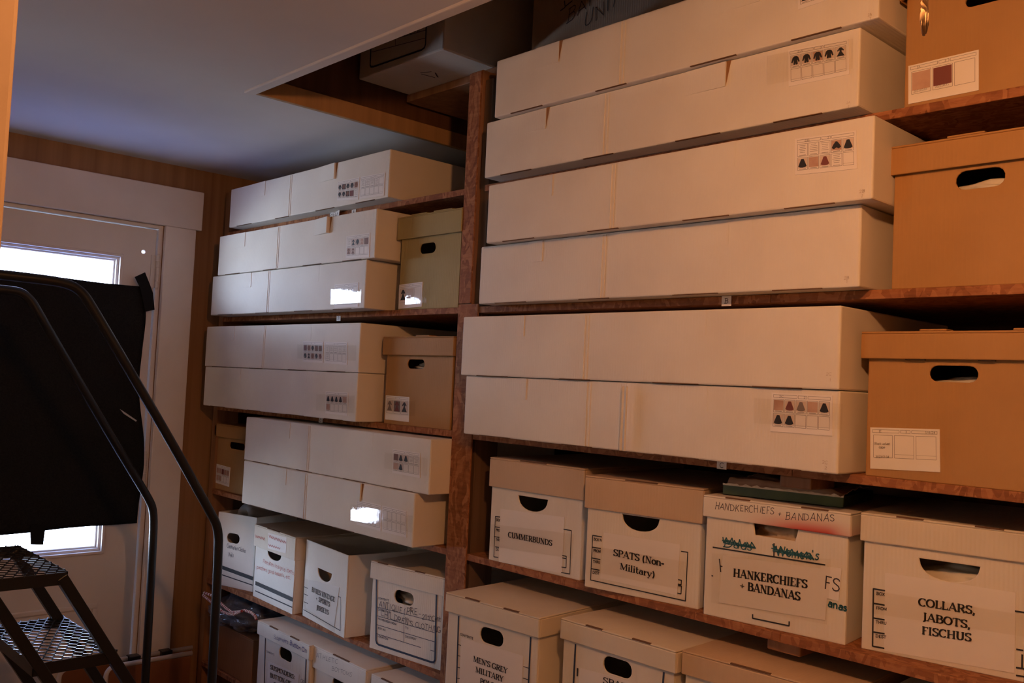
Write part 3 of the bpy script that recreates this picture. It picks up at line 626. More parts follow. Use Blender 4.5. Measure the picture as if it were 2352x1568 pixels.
f.card(t, 'u', [(415, 1020), (650, 1076), (650, 1332), (412, 1272)], 5, 2, [])
f.tape(t, 'u', [(108, 1008), (715, 1120), (712, 1285), (106, 1162)])
# right bay
t, f, W = long_box('white long box on top at right, its card cut by the picture edge', 1.493, ZA + .141, ((1135.2, 267.7), (2018.4, 46)), .142, tabs=((.14, .22), (.64, .76)), gaps=(0,), open_tab=.0012, seam=.41)
f.card(t, 'z', [(1832, -62), (1968, -96), (1972, -24), (1833, 22)], 5, 2, ['text', 'text', 'text', 'text', 'text', 'dress'])
f.texts(t, 'g', [('2A', (1688, 70), (1706, 66), 12), ('1', (1694, 84), (1701, 83), 11)], PENCIL, 'fine', wt=.09)
t, f, W = long_box('white long box with card of black jackets and a dress, second from top', 1.509, ZA, ((1112.4, 406.7), (1971.3, 247.7)), .1405, tabs=((.14, .215), (.62, .72)), gaps=(0, 1), open_tab=.003, seam=.4)
f.card(t, 'h', [(112, 432), (632, 335), (636, 635), (118, 742)], 5, 2, ['jacket', 'jacket', 'jacket:2:5', 'jacket', 'dress'], HD)
f.tape(t, 'h', [(-70, 480), (670, 330), (670, 590), (-70, 730)])
f.texts(t, 'h', [('2A', (612, 892), (648, 884), 18), ('2', (622, 922), (636, 920), 18)], PENCIL, 'fine', wt=.09)
t, f, W = long_box('white long box with card of skirts, a cape and typed notes at right', 1.487, ZB + .144, ((1116.2, 558.7), (2003.8, 455.9)), .143, tabs=((.22, .225), (.62, .72)), seam=.405)
f.card(t, 'h', [(172, 1190), (698, 1118), (702, 1445), (172, 1500)], 5, 2, ['text', 'text', 'text', 'cape:2:5', 'skirt', 'skirt', 'swatch:5:5', 'skirt:3:7', 'text'], [('2B', .16, .25), ('2', .54, .57)])
f.texts(t, 'g', [('2B', (1652, 820), (1676, 815), 13), ('2', (1660, 838), (1668, 837), 12)], PENCIL, 'fine', wt=.09)
t, f, W = long_box('white long box without a card, resting on the B-tagged shelf at right', 1.515, ZB, ((1098.9, 698.8), (1973.5, 658.2)), .1435, tabs=((.17, .22), (.64, .73)), seam=.405)
f.texts(t, 'g', [('2B', (1586, 1188), (1610, 1184), 13), ('1', (1596, 1202), (1602, 1201), 12)], PENCIL, 'fine', wt=.09)
t, f, W = long_box('white long box without a card, lying over the box with seven skirts and swatches', 1.500, ZC + .1445, ((1057.9, 859.1), (1926.9, 890.4)), .146, tabs=((.16, .22), (.64, .725)), seam=.41)
f.texts(t, 'f', [('2C', (1536, 362), (1560, 362), 12), ('1', (1550, 386), (1557, 386), 11)], PENCIL, 'fine', wt=.09)
t, f, W = long_box('white long box with card of seven skirts and swatches, on the C-tagged shelf at right', 1.506, ZC, ((1064, 997.5), (1924.1, 1087.9)), .144, tabs=((.16, .22), (.64, .725)), seam=.41)
f.card(t, 'q', [(70, 62), (855, 102), (848, 622), (50, 560)], 5, 2, ['swatch:5:5', 'skirt:3:7', 'skirt:6:7', 'swatch:5:5', 'skirt', 'skirt', 'skirt'], [('2C', .13, .21), ('2', .54, .57)], foot=.12)
f.tape(t, 'f', [(1240, 455), (1606, 480), (1602, 585), (1238, 558)])
f.texts(t, 'f', [('2C', (1520, 724), (1544, 728), 14), ('2', (1530, 748), (1540, 749), 12)], PENCIL, 'fine', wt=.09)

# ================================================================== KRAFT RECORD BOXES
def kraft_box(label, y, zb, xl, W, Hb, zl0, zl1, hole_px=None, mat=KRAFT, yaw=0., D=.39, tabs=(), bl=None):
    t = thing('record_box', label, 'box', (xl, y, zb), yaw, 'kraft record boxes'); f = Face((xl, y, zb), yaw); hole = None
    if hole_px:
        z_, pts = hole_px; a = f.at(z_, *pts[0]); b = f.at(z_, *pts[1]); hole = stadium(a[0], b[0], min(a[1], b[1]), max(a[1], b[1])) if len(pts) == 2 else None
        if len(pts) == 4: xs = f.at(z_, *pts[0])[0], f.at(z_, *pts[1])[0]; zs = f.at(z_, *pts[2])[1], f.at(z_, *pts[3])[1]; hole = stadium(xs[0], xs[1], zs[1], zs[0])
    shell(W, D, Hb, hole, mat, t); lid(W, D, zl0, zl1, mat, t, .010, tabs=tabs, bevel=.003)
    return t, f
def rel(px, y, zb): return on_y(*px, y).z - zb
yb = 1.563
x0 = on_y(1055 * 0 + 2077, 220, yb).x
t, f = kraft_box('brown kraft box with pink and red swatch card, behind the pull cord', yb, ZA, x0, .385, .255, rel((2072, 6), yb, ZA), .275, ('r', [(1160, 0), (1900, -150), (1400, -105), (1400, 62)]))
o, bl, g = f.card(t, 'r', [(302, 990), (1358, 743), (1358, 1352), (302, 1562)], 3, 1, ['swatch:5:5', 'swatch:3:3', '=0'], [('2A', .13, .18), ('3', .53, .55)], foot=.2)
f.texts(t, 'r', [('2023.03.03', (380, 1392), (585, 1345), 34), ('2023.06.15', (700, 1322), (910, 1275), 34)], GREYINK, 'sans', .0024, wt=.1)
x0 = on_y(2052, 500, yb).x
t, f = kraft_box('brown kraft box without a card, lid flaps raised, on the B-tagged shelf at right', yb, ZB, x0, .385, rel((2050, 400), yb, ZB) + .01, rel((2042.7, 406.7), yb, ZB), rel((2040, 341.8), yb, ZB), ('g', [(2062, 760), (2272, 735), (2170, 716), (2170, 797)]), tabs=((.09, .15), (.24, .31)))
x0 = on_y(1991.5, 950, yb).x
CONT_R = (f, 'g', (2190, 792))
x0 = on_y(1991.5, 950, yb).x
t3, f3 = kraft_box('brown kraft box with black velvet cape card, standing on the C-tagged shelf at right', yb, ZC, x0, .385, rel((1992, 825), yb, ZC) + .01, rel((1982.7, 823.4), yb, ZC), rel((1982.7, 762.1), yb, ZC), ('f', [(1963, 355), (2163, 355), (2063, 322), (2063, 390)]), tabs=((.09, .135), (.235, .29)))
o, bl, g = f3.card(t3, 'q', [(1338, 510), (2230, 535), (2237, 1087), (1338, 1040)], 3, 1, ['=1', '', ''], [('2C', .13, .17), ('3', .52, .54), ('1/4/24', .80, .94)], foot=.25)
f3.texts(t3, 'q', [('Black velvet', (1390, 733), (1588, 737), 30), ('cape', (1447, 778), (1528, 780), 30), ('2023.01.04', (1405, 902), (1580, 906), 30)], GREYINK, 'sans', .0024, wt=.13)
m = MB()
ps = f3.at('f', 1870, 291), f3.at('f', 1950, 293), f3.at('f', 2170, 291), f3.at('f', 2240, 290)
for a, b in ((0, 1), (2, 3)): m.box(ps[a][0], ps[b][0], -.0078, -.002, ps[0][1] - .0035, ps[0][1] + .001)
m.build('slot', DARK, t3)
# left bay
xl, xr = on_y(914.2, 716, yb).x, on_y(1051.7, 708.6, yb).x
t, f = kraft_box('olive kraft box with a long dress on its shining taped card', yb, ZB, xl, xr - xl, rel((1054, 521), yb, ZB) + .012, rel((908, 552), yb, ZB) - .002, .263, ('i', [(1868, 895), (1998, 880), (1930, 848), (1930, 932)]), mat=OLIVE, tabs=((.05, .12), (.15, .23)))
f.card(t, 'i', [(1700, 1190), (1890, 1165), (1883, 1368), (1693, 1386)], 3, 1, ['dress', 'swatch:7:7', '=0'], foot=.2)
f.tape(t, 'i', [(1750, 1222), (1926, 1208), (1924, 1338), (1748, 1352)])
xl, xr = on_y(881, 971, yb).x, on_y(1033, 986.7, yb).x
t, f = kraft_box('brown kraft box with card of grey, red and black gowns, left bay beside the post', yb, ZC, xl, xr - xl, .205, rel((876.5, 814.7), yb, ZC), rel((950, 773), yb, ZC), ('j', [(1340, 366), (1446, 366), (1392, 338), (1392, 396)]), tabs=((.14, .2),))
CONT_K = (f, 'j', (1392, 392)); f.card(t, 'p', [(1470, 1050), (1853, 1080), (1845, 1490), (1455, 1445)], 3, 1, ['dress:6:7', 'dress:3:6', 'dress:2:7'], foot=.25)
f.tape(t, 'j', [(1200, 585), (1388, 600), (1386, 690), (1196, 680)])
yb3 = 1.575; xl = on_y(497, 1060, yb3).x
t, f = kraft_box('brown kraft box with card of pink swatches, in the corner left of the long boxes', yb3, ZD, xl, .385, .205, rel((495.5, 1000.4), yb3, ZD), .238, ('y', [(402, 570), (560, 610), (470, 535), (470, 608)]))
f.card(t, 'y', [(265, 760), (408, 800), (395, 1005), (255, 960)], 5, 2, ['swatch:5:5', 'swatch:5:5', 'swatch:3:3', 'swatch:5:5', 'swatch:5:5', 'swatch:5:5', 'swatch:5:5'])

CONT = [('pale tissue seen through the hand hole of the cardless kraft box', *CONT_R, (.09, .05, .022), 7.7, TISSUE), ('white tissue seen through the hand hole of the box with three gowns', *CONT_K, (.07, .05, .018), 6.6, TISSUE)]
# ================================================================== BANKER BOXES
BANK = 'white banker boxes'
def banker(label, zs, bl, br, lidpx=None, lidmat=WHITE, hole=None, Hb=None, body=WHITE, D=.39, slits=(), name='banker_box', lidmats=None, topz=None):
    """bl, br: (zone, x, y) of the body's front bottom corners on shelf height zs; lidpx: (zone, x, y) of lid top and lid skirt at left"""
    O, yaw, W = frame_from(P(*bl), P(*br), zs)
    t = thing(name, label, 'box', O, yaw, BANK); f = Face(O, yaw); hl = None
    if hole:
        k, z_, *p = hole; q = [f.at(z_, *v) for v in p]
        if k == 'stadium': hl = stadium(q[0][0], q[1][0], q[3][1], q[2][1])
        elif k == 'moon': hl = halfmoon(q[0][0], q[1][0], (q[0][1] + q[1][1]) / 2, q[2][1])
        else: hl = q
    if lidpx:
        zt = f.at(*lidpx[0], .005)[1]; zb = f.at(*lidpx[1], .005)[1]; hb = zt - .006
        if hl: hl = [(a, min(b, hb - .004)) for a, b in hl]
    else: hb = Hb; zt = zb = None
    bo = shell(W, D, hb, hl, body, t)
    lo = None
    if lidpx:
        sl = []
        for z_, a, b in slits: sl.append((f.at(z_, *a, .005)[0], f.at(z_, *b, .005)[0]))
        lo = lid(W, D, zb, zt, lidmat, t, .006, sl, .0022, mats=lidmats)
    return t, f, W, hb, lo
FORM = .0022
# right bay, shelf D
t, f, W, hb, lo = banker('banker box labelled CUMMERBUNDS, tan lid and half-round hand hole', ZD, ('a', 337, 785), ('a', 915, 920), (('a', 335, 133), ('a', 330, 318)), TAN, ('moon', 'a', (525, 378), (713, 408), (620, 482)), slits=(('a', (540, 167), (705, 192)),))
f.lines(t, 'a', [(410, 516, 380, 513, 370, 768, 398, 772), (376, 578, 408, 582), (372, 640, 405, 645), (380, 705, 402, 708), (813, 593, 862, 602, 852, 877, 798, 868), (805, 760, 830, 765, 828, 838, 800, 833), (805, 775, 829, 780)], FORM, INK)
f.texts(t, 'a', [('BOX', (386, 541), (411, 545), 16), ('PRO', (384, 605), (408, 609), 16), ('THR', (382, 666), (406, 670), 16), ('DE', (382, 728), (402, 731), 16)], INK, 'bold', .0013)
f.quad(t, 'a', [(413, 464), (818, 517), (802, 872), (402, 800)], PAPER)
f.text(t, 'a', 'CUMMERBUNDS', (460, 643), (740, 699), 34, INK)
f.tape(t, 'a', [(350, 560), (880, 625), (872, 780), (344, 700)])
t, f, W, hb, lo = banker('banker box labelled SPATS (Non-Military), tan lid, second from the post', ZD, ('a', 945, 955), ('a', 1665, 1103), (('a', 950, 250), ('a', 945, 455)), TAN, ('moon', 'a', (1185, 495), (1420, 535), (1300, 608)), slits=(('a', (1205, 278), (1410, 303)),))
f.lines(t, 'a', [(1055, 642, 997, 632, 984, 915, 1585, 1048, 1600, 740, 1558, 733), (992, 706, 1048, 716), (990, 775, 1045, 785), (987, 843, 1040, 853), (1540, 912, 1560, 917, 1558, 945, 1538, 941), (1540, 950, 1560, 954, 1557, 1003, 1535, 998)], FORM, INK)
f.texts(t, 'a', [('BOX N', (1003, 664), (1054, 672), 17), ('PROM', (1001, 736), (1048, 743), 17), ('THRU', (999, 806), (1044, 812), 17), ('DEST', (996, 874), (1040, 881), 17)], INK, 'bold', .0013)
f.quad(t, 'a', [(1068, 612), (1552, 690), (1532, 1012), (1045, 905)], PAPER)
f.texts(t, 'a', [('SPATS (Non-', (1127, 760), (1450, 830), 42), ('Military)', (1168, 846), (1392, 902), 40)], INK)
f.tape(t, 'a', [(1000, 700), (1590, 800), (1575, 980), (990, 860)])
# stained lid
m_, tr_, b_ = nt('red_stained_lid'); N = tr_.nodes; L = tr_.links
tc = N.new('ShaderNodeTexCoord'); sp = N.new('ShaderNodeSeparateXYZ'); L.new(tc.outputs['Object'], sp.inputs[0])
def mrange(src, a, b, c, d):
    q = N.new('ShaderNodeMapRange'); q.interpolation_type = 'SMOOTHSTEP'; q.inputs[1].default_value = a; q.inputs[2].default_value = b; q.inputs[3].default_value = c; q.inputs[4].default_value = d; L.new(src, q.inputs[0]); return q.outputs[0]
def mul(a, b):
    q = N.new('ShaderNodeMath'); q.operation = 'MULTIPLY'; L.new(a, q.inputs[0]); L.new(b, q.inputs[1]); return q.outputs[0]
STAIN = (sp, mrange, mul, N, L, b_, m_)
t, f, W, hb, lo = banker('banker box labelled HANKERCHIEFS + BANDANAS with red-stained lid', ZD, ('b', 107, 1065), ('b', 1100, 1285), (('b', 115, 230), ('b', 110, 380)), m_, ('poly', 'b', (458, 420), (470, 513), (750, 556), (772, 470)), slits=(('b', (265, 245), (435, 262)), ('b', (795, 308), (985, 330))))
zl0 = f.at('b', 110, 380, .005)[1]; zl1 = f.at('b', 115, 230, .005)[1]
mk = mul(mul(mrange(sp.outputs['Z'], zl0 - .004, zl0 + (zl1 - zl0) * .75, 1, 0), mrange(sp.outputs['X'], W * .22, W * .75, 0, 1)), mrange(sp.outputs['X'], W * .86, W * 1.02, 1, .35))
mx = N.new('ShaderNodeMixRGB'); mx.inputs['Color1'].default_value = (.76, .72, .65, 1); mx.inputs['Color2'].default_value = (.55, .035, .02, 1); L.new(mk, mx.inputs['Fac']); L.new(mx.outputs[0], b_.inputs['Base Color']); b_.inputs['Roughness'].default_value = .7
f.texts(t, 'b', [('HANDKERCHIEFS', (183, 333), (603, 366), 46), ('+', (628, 385), (656, 386), 46), ('BANDANAS', (680, 402), (1025, 418), 48)], PEN, 'pen', .0062, .13, 'handwriting')
f.lines(t, 'b', [(175, 598, 960, 722), (603, 572, 602, 668), (453, 1068, 453, 1095, 708, 1148, 709, 1118)], .0026, INK)
f.texts(t, 'b', [("Dads", (245, 590), (450, 625), 55), ("Women's", (612, 655), (915, 690), 62)], TEAL, 'marker', .0014, .12, 'handwriting')
sc = []
for k, (a, b, n) in enumerate((((240, 545), (470, 590), 15), ((585, 600), (880, 665), 17))):
    seg = []
    for i in range(n + 1):
        q = i / n; seg += [a[0] + (b[0] - a[0]) * q + random.uniform(-9, 9), a[1] + (b[1] - a[1]) * q + (22 if i % 2 else -18) + random.uniform(-7, 7)]
    sc.append(tuple(seg)); sc.append((a[0], a[1] + 5, b[0] - 8, b[1] + 8)); sc.append((a[0] + 10, a[1] + 22, b[0], b[1] + 14))
f.lines(t, 'b', sc, .0022, TEAL, .0016, 'scribble')
f.quad(t, 'b', [(245, 655), (990, 755), (960, 1110), (215, 985)], PAPER, .0012)
f.quad(t, 'b', [(930, 728), (1076, 745), (1055, 974), (925, 945)], PAPER, .0016)
f.texts(t, 'b', [('HANKERCHIEFS', (316, 803), (836, 886), 56), ('+ BANDANAS', (360, 888), (786, 972), 56)], INK)
f.text(t, 'b', 'FS', (948, 885), (1062, 912), 92, PEN, 'pen', .0022, .02, 'handwriting')
f.text(t, 'b', 'anas', (978, 1013), (1112, 1048), 52, TEAL, 'marker', .0014, .04, 'handwriting', .2)
f.lines(t, 'b', [(220, 680, 230, 770), (229, 730, 241, 733), (166, 797, 176, 799)], .0022, PEN, .0016, 'pen_mark')
f.tape(t, 'b', [(170, 640), (1000, 680), (975, 1140), (160, 985)])
CONT.append(('bunched tan cloth seen through the cut-out of the HANKERCHIEFS + BANDANAS box', f, 'b', (600, 520), (.085, .055, .03), 9.1, TAN))
t, f, W, hb, lo = banker('banker box labelled COLLARS, JABOTS, FISCHUS beside the red-stained lid', ZD, ('b', 1212, 1305), ('b', 2352, 1545), (('b', 1190, 350), ('b', 1187, 547)), CREAM, ('moon', 'b', (1617, 675), (2045, 735), (1830, 840)), slits=(('b', (1460, 372), (1650, 387)), ('b', (2010, 420), (2215, 440))))
f.lines(t, 'b', [(1378, 902, 1298, 888, 1292, 1290, 1373, 1305), (1298, 990, 1375, 1003), (1296, 1092, 1375, 1106), (1294, 1190, 1375, 1203), (2290, 1045, 2400, 1062), (2300, 1312, 2345, 1320), (2298, 1440, 2400, 1456), (2298, 1495, 2400, 1511), (2340, 1350, 2338, 1440)], .0026, INK)
f.texts(t, 'b', [('BOX', (1318, 930), (1378, 938), 20), ('FROM', (1315, 1032), (1392, 1042), 20), ('THRU', (1314, 1130), (1390, 1140), 20), ('DEST', (1312, 1227), (1388, 1238), 20)], INK, 'bold', .0013)
f.quad(t, 'b', [(1380, 775), (2295, 915), (2285, 1480), (1372, 1322)], PAPER)
f.texts(t, 'b', [('COLLARS,', (1612, 1006), (2012, 1068), 54), ('JABOTS,', (1640, 1108), (1978, 1168), 54), ('FISCHUS', (1636, 1205), (1984, 1258), 54)], INK)
f.tape(t, 'b', [(1290, 900), (2400, 1080), (2390, 1230), (1285, 1060)])
CONT.append(('pale fabric and film seen through the hand hole of the COLLARS, JABOTS, FISCHUS box', f, 'b', (1840, 852), (.10, .06, .024), 4.4, TISSUE))
# right bay, shelf E: height of the lids gives the place
def banker_low(label, zl, lzone, tl, tr, bl_lid, lidmat=WHITE, hole=None, slits=(), W=None, zs=ZE, body=WHITE, D=.39):
    a = on_z(*P(lzone, *tl), zl); b = on_z(*P(lzone, *tr), zl); yaw = math.atan2(b.y - a.y, b.x - a.x); w = W or (b - a).length; ov = .006
    u = Vector((math.cos(yaw), math.sin(yaw), 0)); n = Vector((math.sin(yaw), -math.cos(yaw), 0)); O = Vector((a.x, a.y, zs)) + u * ov - n * ov
    t = thing('banker_box', label, 'box', O, yaw, BANK); f = Face(O, yaw); W2 = w - 2 * ov; zt = zl - zs; zb = f.at(lzone, *bl_lid, ov)[1]; hl = None
    if hole:
        z_, *p = hole; q = [f.at(z_, *v) for v in p]; hl = stadium(q[0][0], q[1][0], q[3][1], q[2][1])
    shell(W2, D, zt - .006, hl, body, t); sl = [(f.at(z_, *p, ov)[0], f.at(z_, *q, ov)[0]) for z_, p, q in slits]
    lid(W2, D, zb, zt, lidmat, t, ov, sl, .0022); return t, f
zl = 1.047
t, f = banker_low("banker box labelled MEN'S GREY MILITARY under the CUMMERBUNDS box", zl, 'e', (203, 188), (888, 378), (195, 325), CREAM, ('e', (453, 480), (622, 545), (520, 452), (550, 578)), (('e', (345, 225), (450, 248)), ('e', (625, 305), (735, 330))))
f.lines(t, 'e', [(297, 365, 280, 900), (823, 520, 800, 1000)], .0045, BLUEINK)
f.lines(t, 'e', [(290, 572, 314, 577), (286, 650, 308, 656), (283, 735, 306, 741), (282, 815, 304, 821), (770, 732, 812, 745), (766, 815, 808, 830)], .0016, INK)
f.text(t, 'e', 'CONTENTS', (308, 503), (402, 535), 16, INK, 'bold', .0013)
f.quad(t, 'e', [(318, 520), (768, 655), (750, 1000), (300, 850)], PAPER)
f.texts(t, 'e', [("MEN'S GREY", (403, 693), (652, 785), 40), ('MILITARY', (420, 771), (622, 845), 40), ('POLOS', (452, 855), (585, 903), 40)], INK)
t, f = banker_low('banker box labelled SPATS under the SPATS (Non-Military) box, torn hand hole', zl + .004, 'e', (1042, 375), (1885, 620), (1035, 525), CREAM, ('e', (1352, 700), (1560, 770), (1430, 668), (1460, 802)), (('e', (1225, 422), (1345, 458)), ('e', (1563, 522), (1697, 562))))
f.lines(t, 'e', [(1150, 570, 1128, 1000), (1795, 775, 1770, 1100)], .0045, BLUEINK)
f.lines(t, 'e', [(1165, 745, 1163, 800)], .004, INK)
f.quad(t, 'e', [(1180, 740), (1690, 880), (1680, 1200), (1160, 1050)], PAPER)
f.text(t, 'e', 'SPATS', (1348, 852), (1570, 920), 46, INK)
t, f = banker_low('banker box with one long lid slot, below the HANKERCHIEFS box', zl + .006, 'x', (183, 310), (955, 519), (175, 460), TAN, None, (('x', (490, 385), (745, 455)),), W=.32)
O_ = f.O + f.u * .345
t = thing('banker_box', 'banker box with only its lid showing, below the COLLARS box', 'box', O_, f.yaw, BANK); shell(.31, .39, .255, None, WHITE, t); lid(.31, .39, .2, .262, CREAM, t, .006)
# left bay, shelf E
def open_box(label, zs, bl, br, Hpx, hole, D=.37, body=WHITE):
    O, yaw, W = frame_from(P(*bl), P(*br), zs); t = thing('banker_box', label, 'box', O, yaw, BANK); f = Face(O, yaw); hb = f.at(*Hpx)[1]
    z_, *p = hole; q = [f.at(z_, *v) for v in p]
    hl = stadium(q[0][0], q[1][0], q[3][1], q[2][1]) if len(q) == 4 else halfmoon(q[0][0], q[1][0], (q[0][1] + q[1][1]) / 2, q[2][1])
    shell(W, D, hb, hl, body, t); return t, f, W, hb
tC, fC, WC, hC = open_box('open banker box marked Communion Clothes with no lid, by the door', ZE, ('c', 183, 770), ('c', 490, 838), ('c', 187, 185), ('c', (285, 395), (385, 420), (330, 366), (340, 446)))
fC.texts(tC, 'c', [('Communion Clothes', (283, 478), (434, 522), 32), ('Veils', (295, 548), (336, 560), 34)], PEN, 'pen', .0014, .12, 'handwriting', .09)
fC.lines(tC, 'c', [(200, 622, 490, 728)], .013, INK, name='printed_stripe'); fC.lines(tC, 'c', [(200, 683, 490, 782)], .0035, INK, name='printed_stripe')
t, f, W, hb, lo = banker('banker box marked Random Insignia items in red, cream lid with red scribbles', ZE, ('c', 492, 868), ('c', 808, 1018), (('c', 492, 283), ('c', 487, 458)), CREAM, ('moon', 'c', (612, 505), (720, 548), (668, 585)), slits=(('c', (610, 328), (710, 355)),), D=.37)
f.texts(t, 'c', [('Random Insignia items,', (572, 600), (828, 702), 34), ('patches, gold tassels, etc.', (523, 648), (797, 738), 30)], REDPEN, 'pen', .0014, .12, 'handwriting', .1)
f.lines(t, 'c', [(515, 765, 812, 898)], .013, INK, name='printed_stripe'); f.lines(t, 'c', [(512, 827, 808, 960)], .0035, INK, name='printed_stripe')
f.quad(t, 'c', [(615, 360), (765, 400), (757, 527), (612, 485)], PAPER, .0066, 'paper_label', .0006)
seg = []
for (a, b, n, am) in (((512, 388), (590, 412), 13, 12), ((622, 388), (758, 442), 22, 13), ((618, 458), (712, 488), 12, 9)):
    s_ = []
    for i in range(n + 1): q = i / n; s_ += [a[0] + (b[0] - a[0]) * q, a[1] + (b[1] - a[1]) * q + (am if i % 2 else -am) * random.uniform(.6, 1)]
    seg.append(tuple(s_))
f.lines(t, 'c', seg, .002, REDPEN, .0074, 'scribble')
tB, fB, WB, hB = open_box('open banker box labelled BATES VINTAGE + SPORTS JERSEYS, without a lid', ZE, ('c', 890, 1025), ('c', 1225, 1210), ('c', 910, 408), ('c', (1015, 642), (1127, 692), (1072, 754)))
fB.lines(tB, 'c', [(900, 978, 1195, 1147, 1198, 880, 1180, 872), (905, 795, 935, 808), (905, 852, 935, 866), (903, 915, 935, 930)], FORM, INK)
fB.quad(tB, 'c', [(935, 735), (1188, 800), (1146, 1120), (918, 965)], PAPER)
fB.texts(tB, 'c', [('BATES VINTAGE', (965, 833), (1150, 918), 38), ('+ SPORTS', (998, 902), (1110, 956), 38), ('JERSEYS', (1003, 977), (1100, 1021), 38)], INK)
fB.tape(tB, 'c', [(900, 726), (1196, 805), (1150, 1165), (898, 968)])
t, f, W, hb, lo = banker("banker box marked ANTIQUE (PRE-20th Cent) CHILDREN'S CLOTHING, navy printed form", ZE, ('c', 1428, 1283), ('c', 2003, 1470), (('c', 1393, 572), ('c', 1400, 715)), WHITE, ('stadium', 'c', (1630, 870), (1785, 900), (1700, 830), (1715, 938)), slits=(('c', (1500, 583), (1580, 597)), ('c', (1800, 628), (1880, 645))), D=.38)
f.lines(t, 'c', [(1487, 722, 1482, 1225, 1487, 1245, 1503, 1260, 1925, 1400, 1945, 1402, 1956, 1385, 1970, 812)], .0055, BLUEINK)
f.lines(t, 'c', [(1490, 957, 1962, 1077), (1488, 1027, 1957, 1165), (1485, 1098, 1955, 1238), (1482, 1170, 1843, 1283), (1708, 1020, 1705, 1243), (1920, 1305, 1950, 1313)], .0014, BLUEINK, name='printed_form')
f.texts(t, 'c', [('CONTENTS', (1500, 892), (1586, 912), 15), ('DATES FROM', (1498, 983), (1602, 1010), 15), ('NUMBERED FROM', (1497, 1056), (1647, 1105), 15), ('TO', (1715, 1055), (1740, 1062), 15), ('TO', (1717, 1128), (1742, 1136), 15), ('BOX NO.', (1497, 1132), (1562, 1152), 15), ('DESTROY', (1717, 1200), (1807, 1225), 15), ('LOCATION', (1495, 1196), (1580, 1224), 15)], BLUEINK, 'bold', .0013)
f.texts(t, 'c', [('ANTIQUE', (1503, 955), (1690, 1012), 52), ('(PRE-', (1700, 1010), (1838, 1032), 52), ('20th', (1850, 1055), (1930, 1062), 40), ('Cent', (1930, 1068), (2004, 1078), 45), ("CHILDREN'S", (1518, 1028), (1778, 1118), 48), ('CLOTHING', (1795, 1115), (2006, 1168), 46)], PEN, 'pen', .0016, .13, 'handwriting')
CONT.append(('beige cloth seen through the hand hole of the ANTIQUE box', f, 'c', (1706, 925), (.09, .055, .022), 5.7, TISSUE))
# left bay, shelf F
t, f = banker_low('banker box labelled SUSPENDERS: BUTTON ON with blue writing on its lid', .745, 'd', (225, 187), (745, 447), (217, 325), WHITE, ('d', (440, 520), (568, 555), (490, 470), (520, 602)), (('d', (345, 240), (425, 275)), ('d', (550, 342), (640, 382))), zs=ZF)
f.lines(t, 'd', [(302, 372, 285, 1000), (708, 580, 690, 1100)], .0045, BLUEINK)
f.text(t, 'd', 'CONTENTS', (312, 510), (392, 545), 18, GREYINK, 'bold', .0013)
f.texts(t, 'd', [('Suspenders', (385, 372), (527, 428), 42)], BLUEPEN, 'pen', .0074, .13, 'handwriting'); f.texts(t, 'd', [('Button On', (545, 438), (716, 525), 46)], BLUEPEN, 'marker', .0074, .13, 'handwriting')
f.quad(t, 'd', [(330, 600), (640, 735), (620, 1100), (310, 950)], PAPER)
f.texts(t, 'd', [('SUSPENDERS:', (349, 677), (594, 782), 44), ('BUTTON ON', (347, 757), (560, 848), 44), ('CASUAL', (384, 850), (520, 905), 44)], INK)
f.text(t, 'd', 'Op', (650, 812), (692, 822), 40, PEN, 'pen', .0014, .13, 'handwriting')
t, f = banker_low('banker box marked ATHLETIC BOTTOMS in grey pen on its lid', .745, 'd', (778, 435), (1312, 690), (772, 660), WHITE, ('d', (975, 800), (1100, 850), (1000, 768), (1030, 890)), (('d', (980, 518), (1140, 595)),), zs=ZF)
f.texts(t, 'd', [('ATHLETIC', (810, 560), (1027, 632), 46), ('BOTTOMS', (965, 692), (1166, 757), 40)], GREYINK, 'pen', .0074, .13, 'handwriting')
O_ = f.O + f.u * .312
t = thing('banker_box', 'banker box with only its lid showing, under the ANTIQUE box', 'box', O_, f.yaw, BANK); f2 = Face(O_, f.yaw); shell(.30, .39, .248, None, WHITE, t)
lid(.30, .39, .19, .2545, WHITE, t, .006, [(f2.at('d', 1460, 757, .006)[0], f2.at('d', 1570, 800, .006)[0])])

# ================================================================== BOXES ON THE TOP SHELF
x0, x1 = -2.212, -1.832; y0 = 1.442; zb = 2.3805
t = thing('shipping_box', 'pale box with rounded navy form overhanging the top shelf under the opening', 'box', (x0, y0, zb)); f = Face((x0, y0, zb), 0.)
m = MB(); m.box(0, x1 - x0, 0, .42, 0, .30); m.build('body', CREAM, t, .004)
m = MB(); m.box(-.004, x1 - x0 + .004, -.004, .424, .23, .305); m.build('lid', CREAM, t, .004)
f.lines(t, 'm', [(290, 300, 268, 800, 278, 820, 310, 818, 900, 612, 935, 585, 948, 540, 965, 100)], .005, BLUEINK)
f.lines(t, 'm', [(285, 640, 940, 468), (280, 560, 950, 370), (580, 560, 578, 470)], .0015, BLUEINK)
f.texts(t, 'm', [("MEN'S HOSE", (440, 505), (880, 380), 70)], PEN, 'pen', .0014, .13, 'handwriting')
m = MB()
for k in range(3):
    a = 2 * PI * k / 3; c = (.2 + .022 * math.cos(a), .10 + .03 * math.sin(a)); d = (.2 + .022 * math.cos(a + 1.7), .10 + .03 * math.sin(a + 1.7))
    p, q = Vector((c[0], c[1], -.0006)), Vector((d[0], d[1], -.0006)); s_ = (q - p).cross(Vector((0, 0, 1))).normalized() * .002
    m.face([p + s_, p - s_, q - s_, q + s_])
m.build('recycling_mark', INK, t, normals=False)
yB = 1.66; xB = on_y(1222, 60, yB).x
t = thing('shipping_box', 'brown box marked BAND UNIFORMS in pen, set back on top of the white boxes', 'box', (xB, yB, zb)); f = Face((xB, yB, zb), 0.)
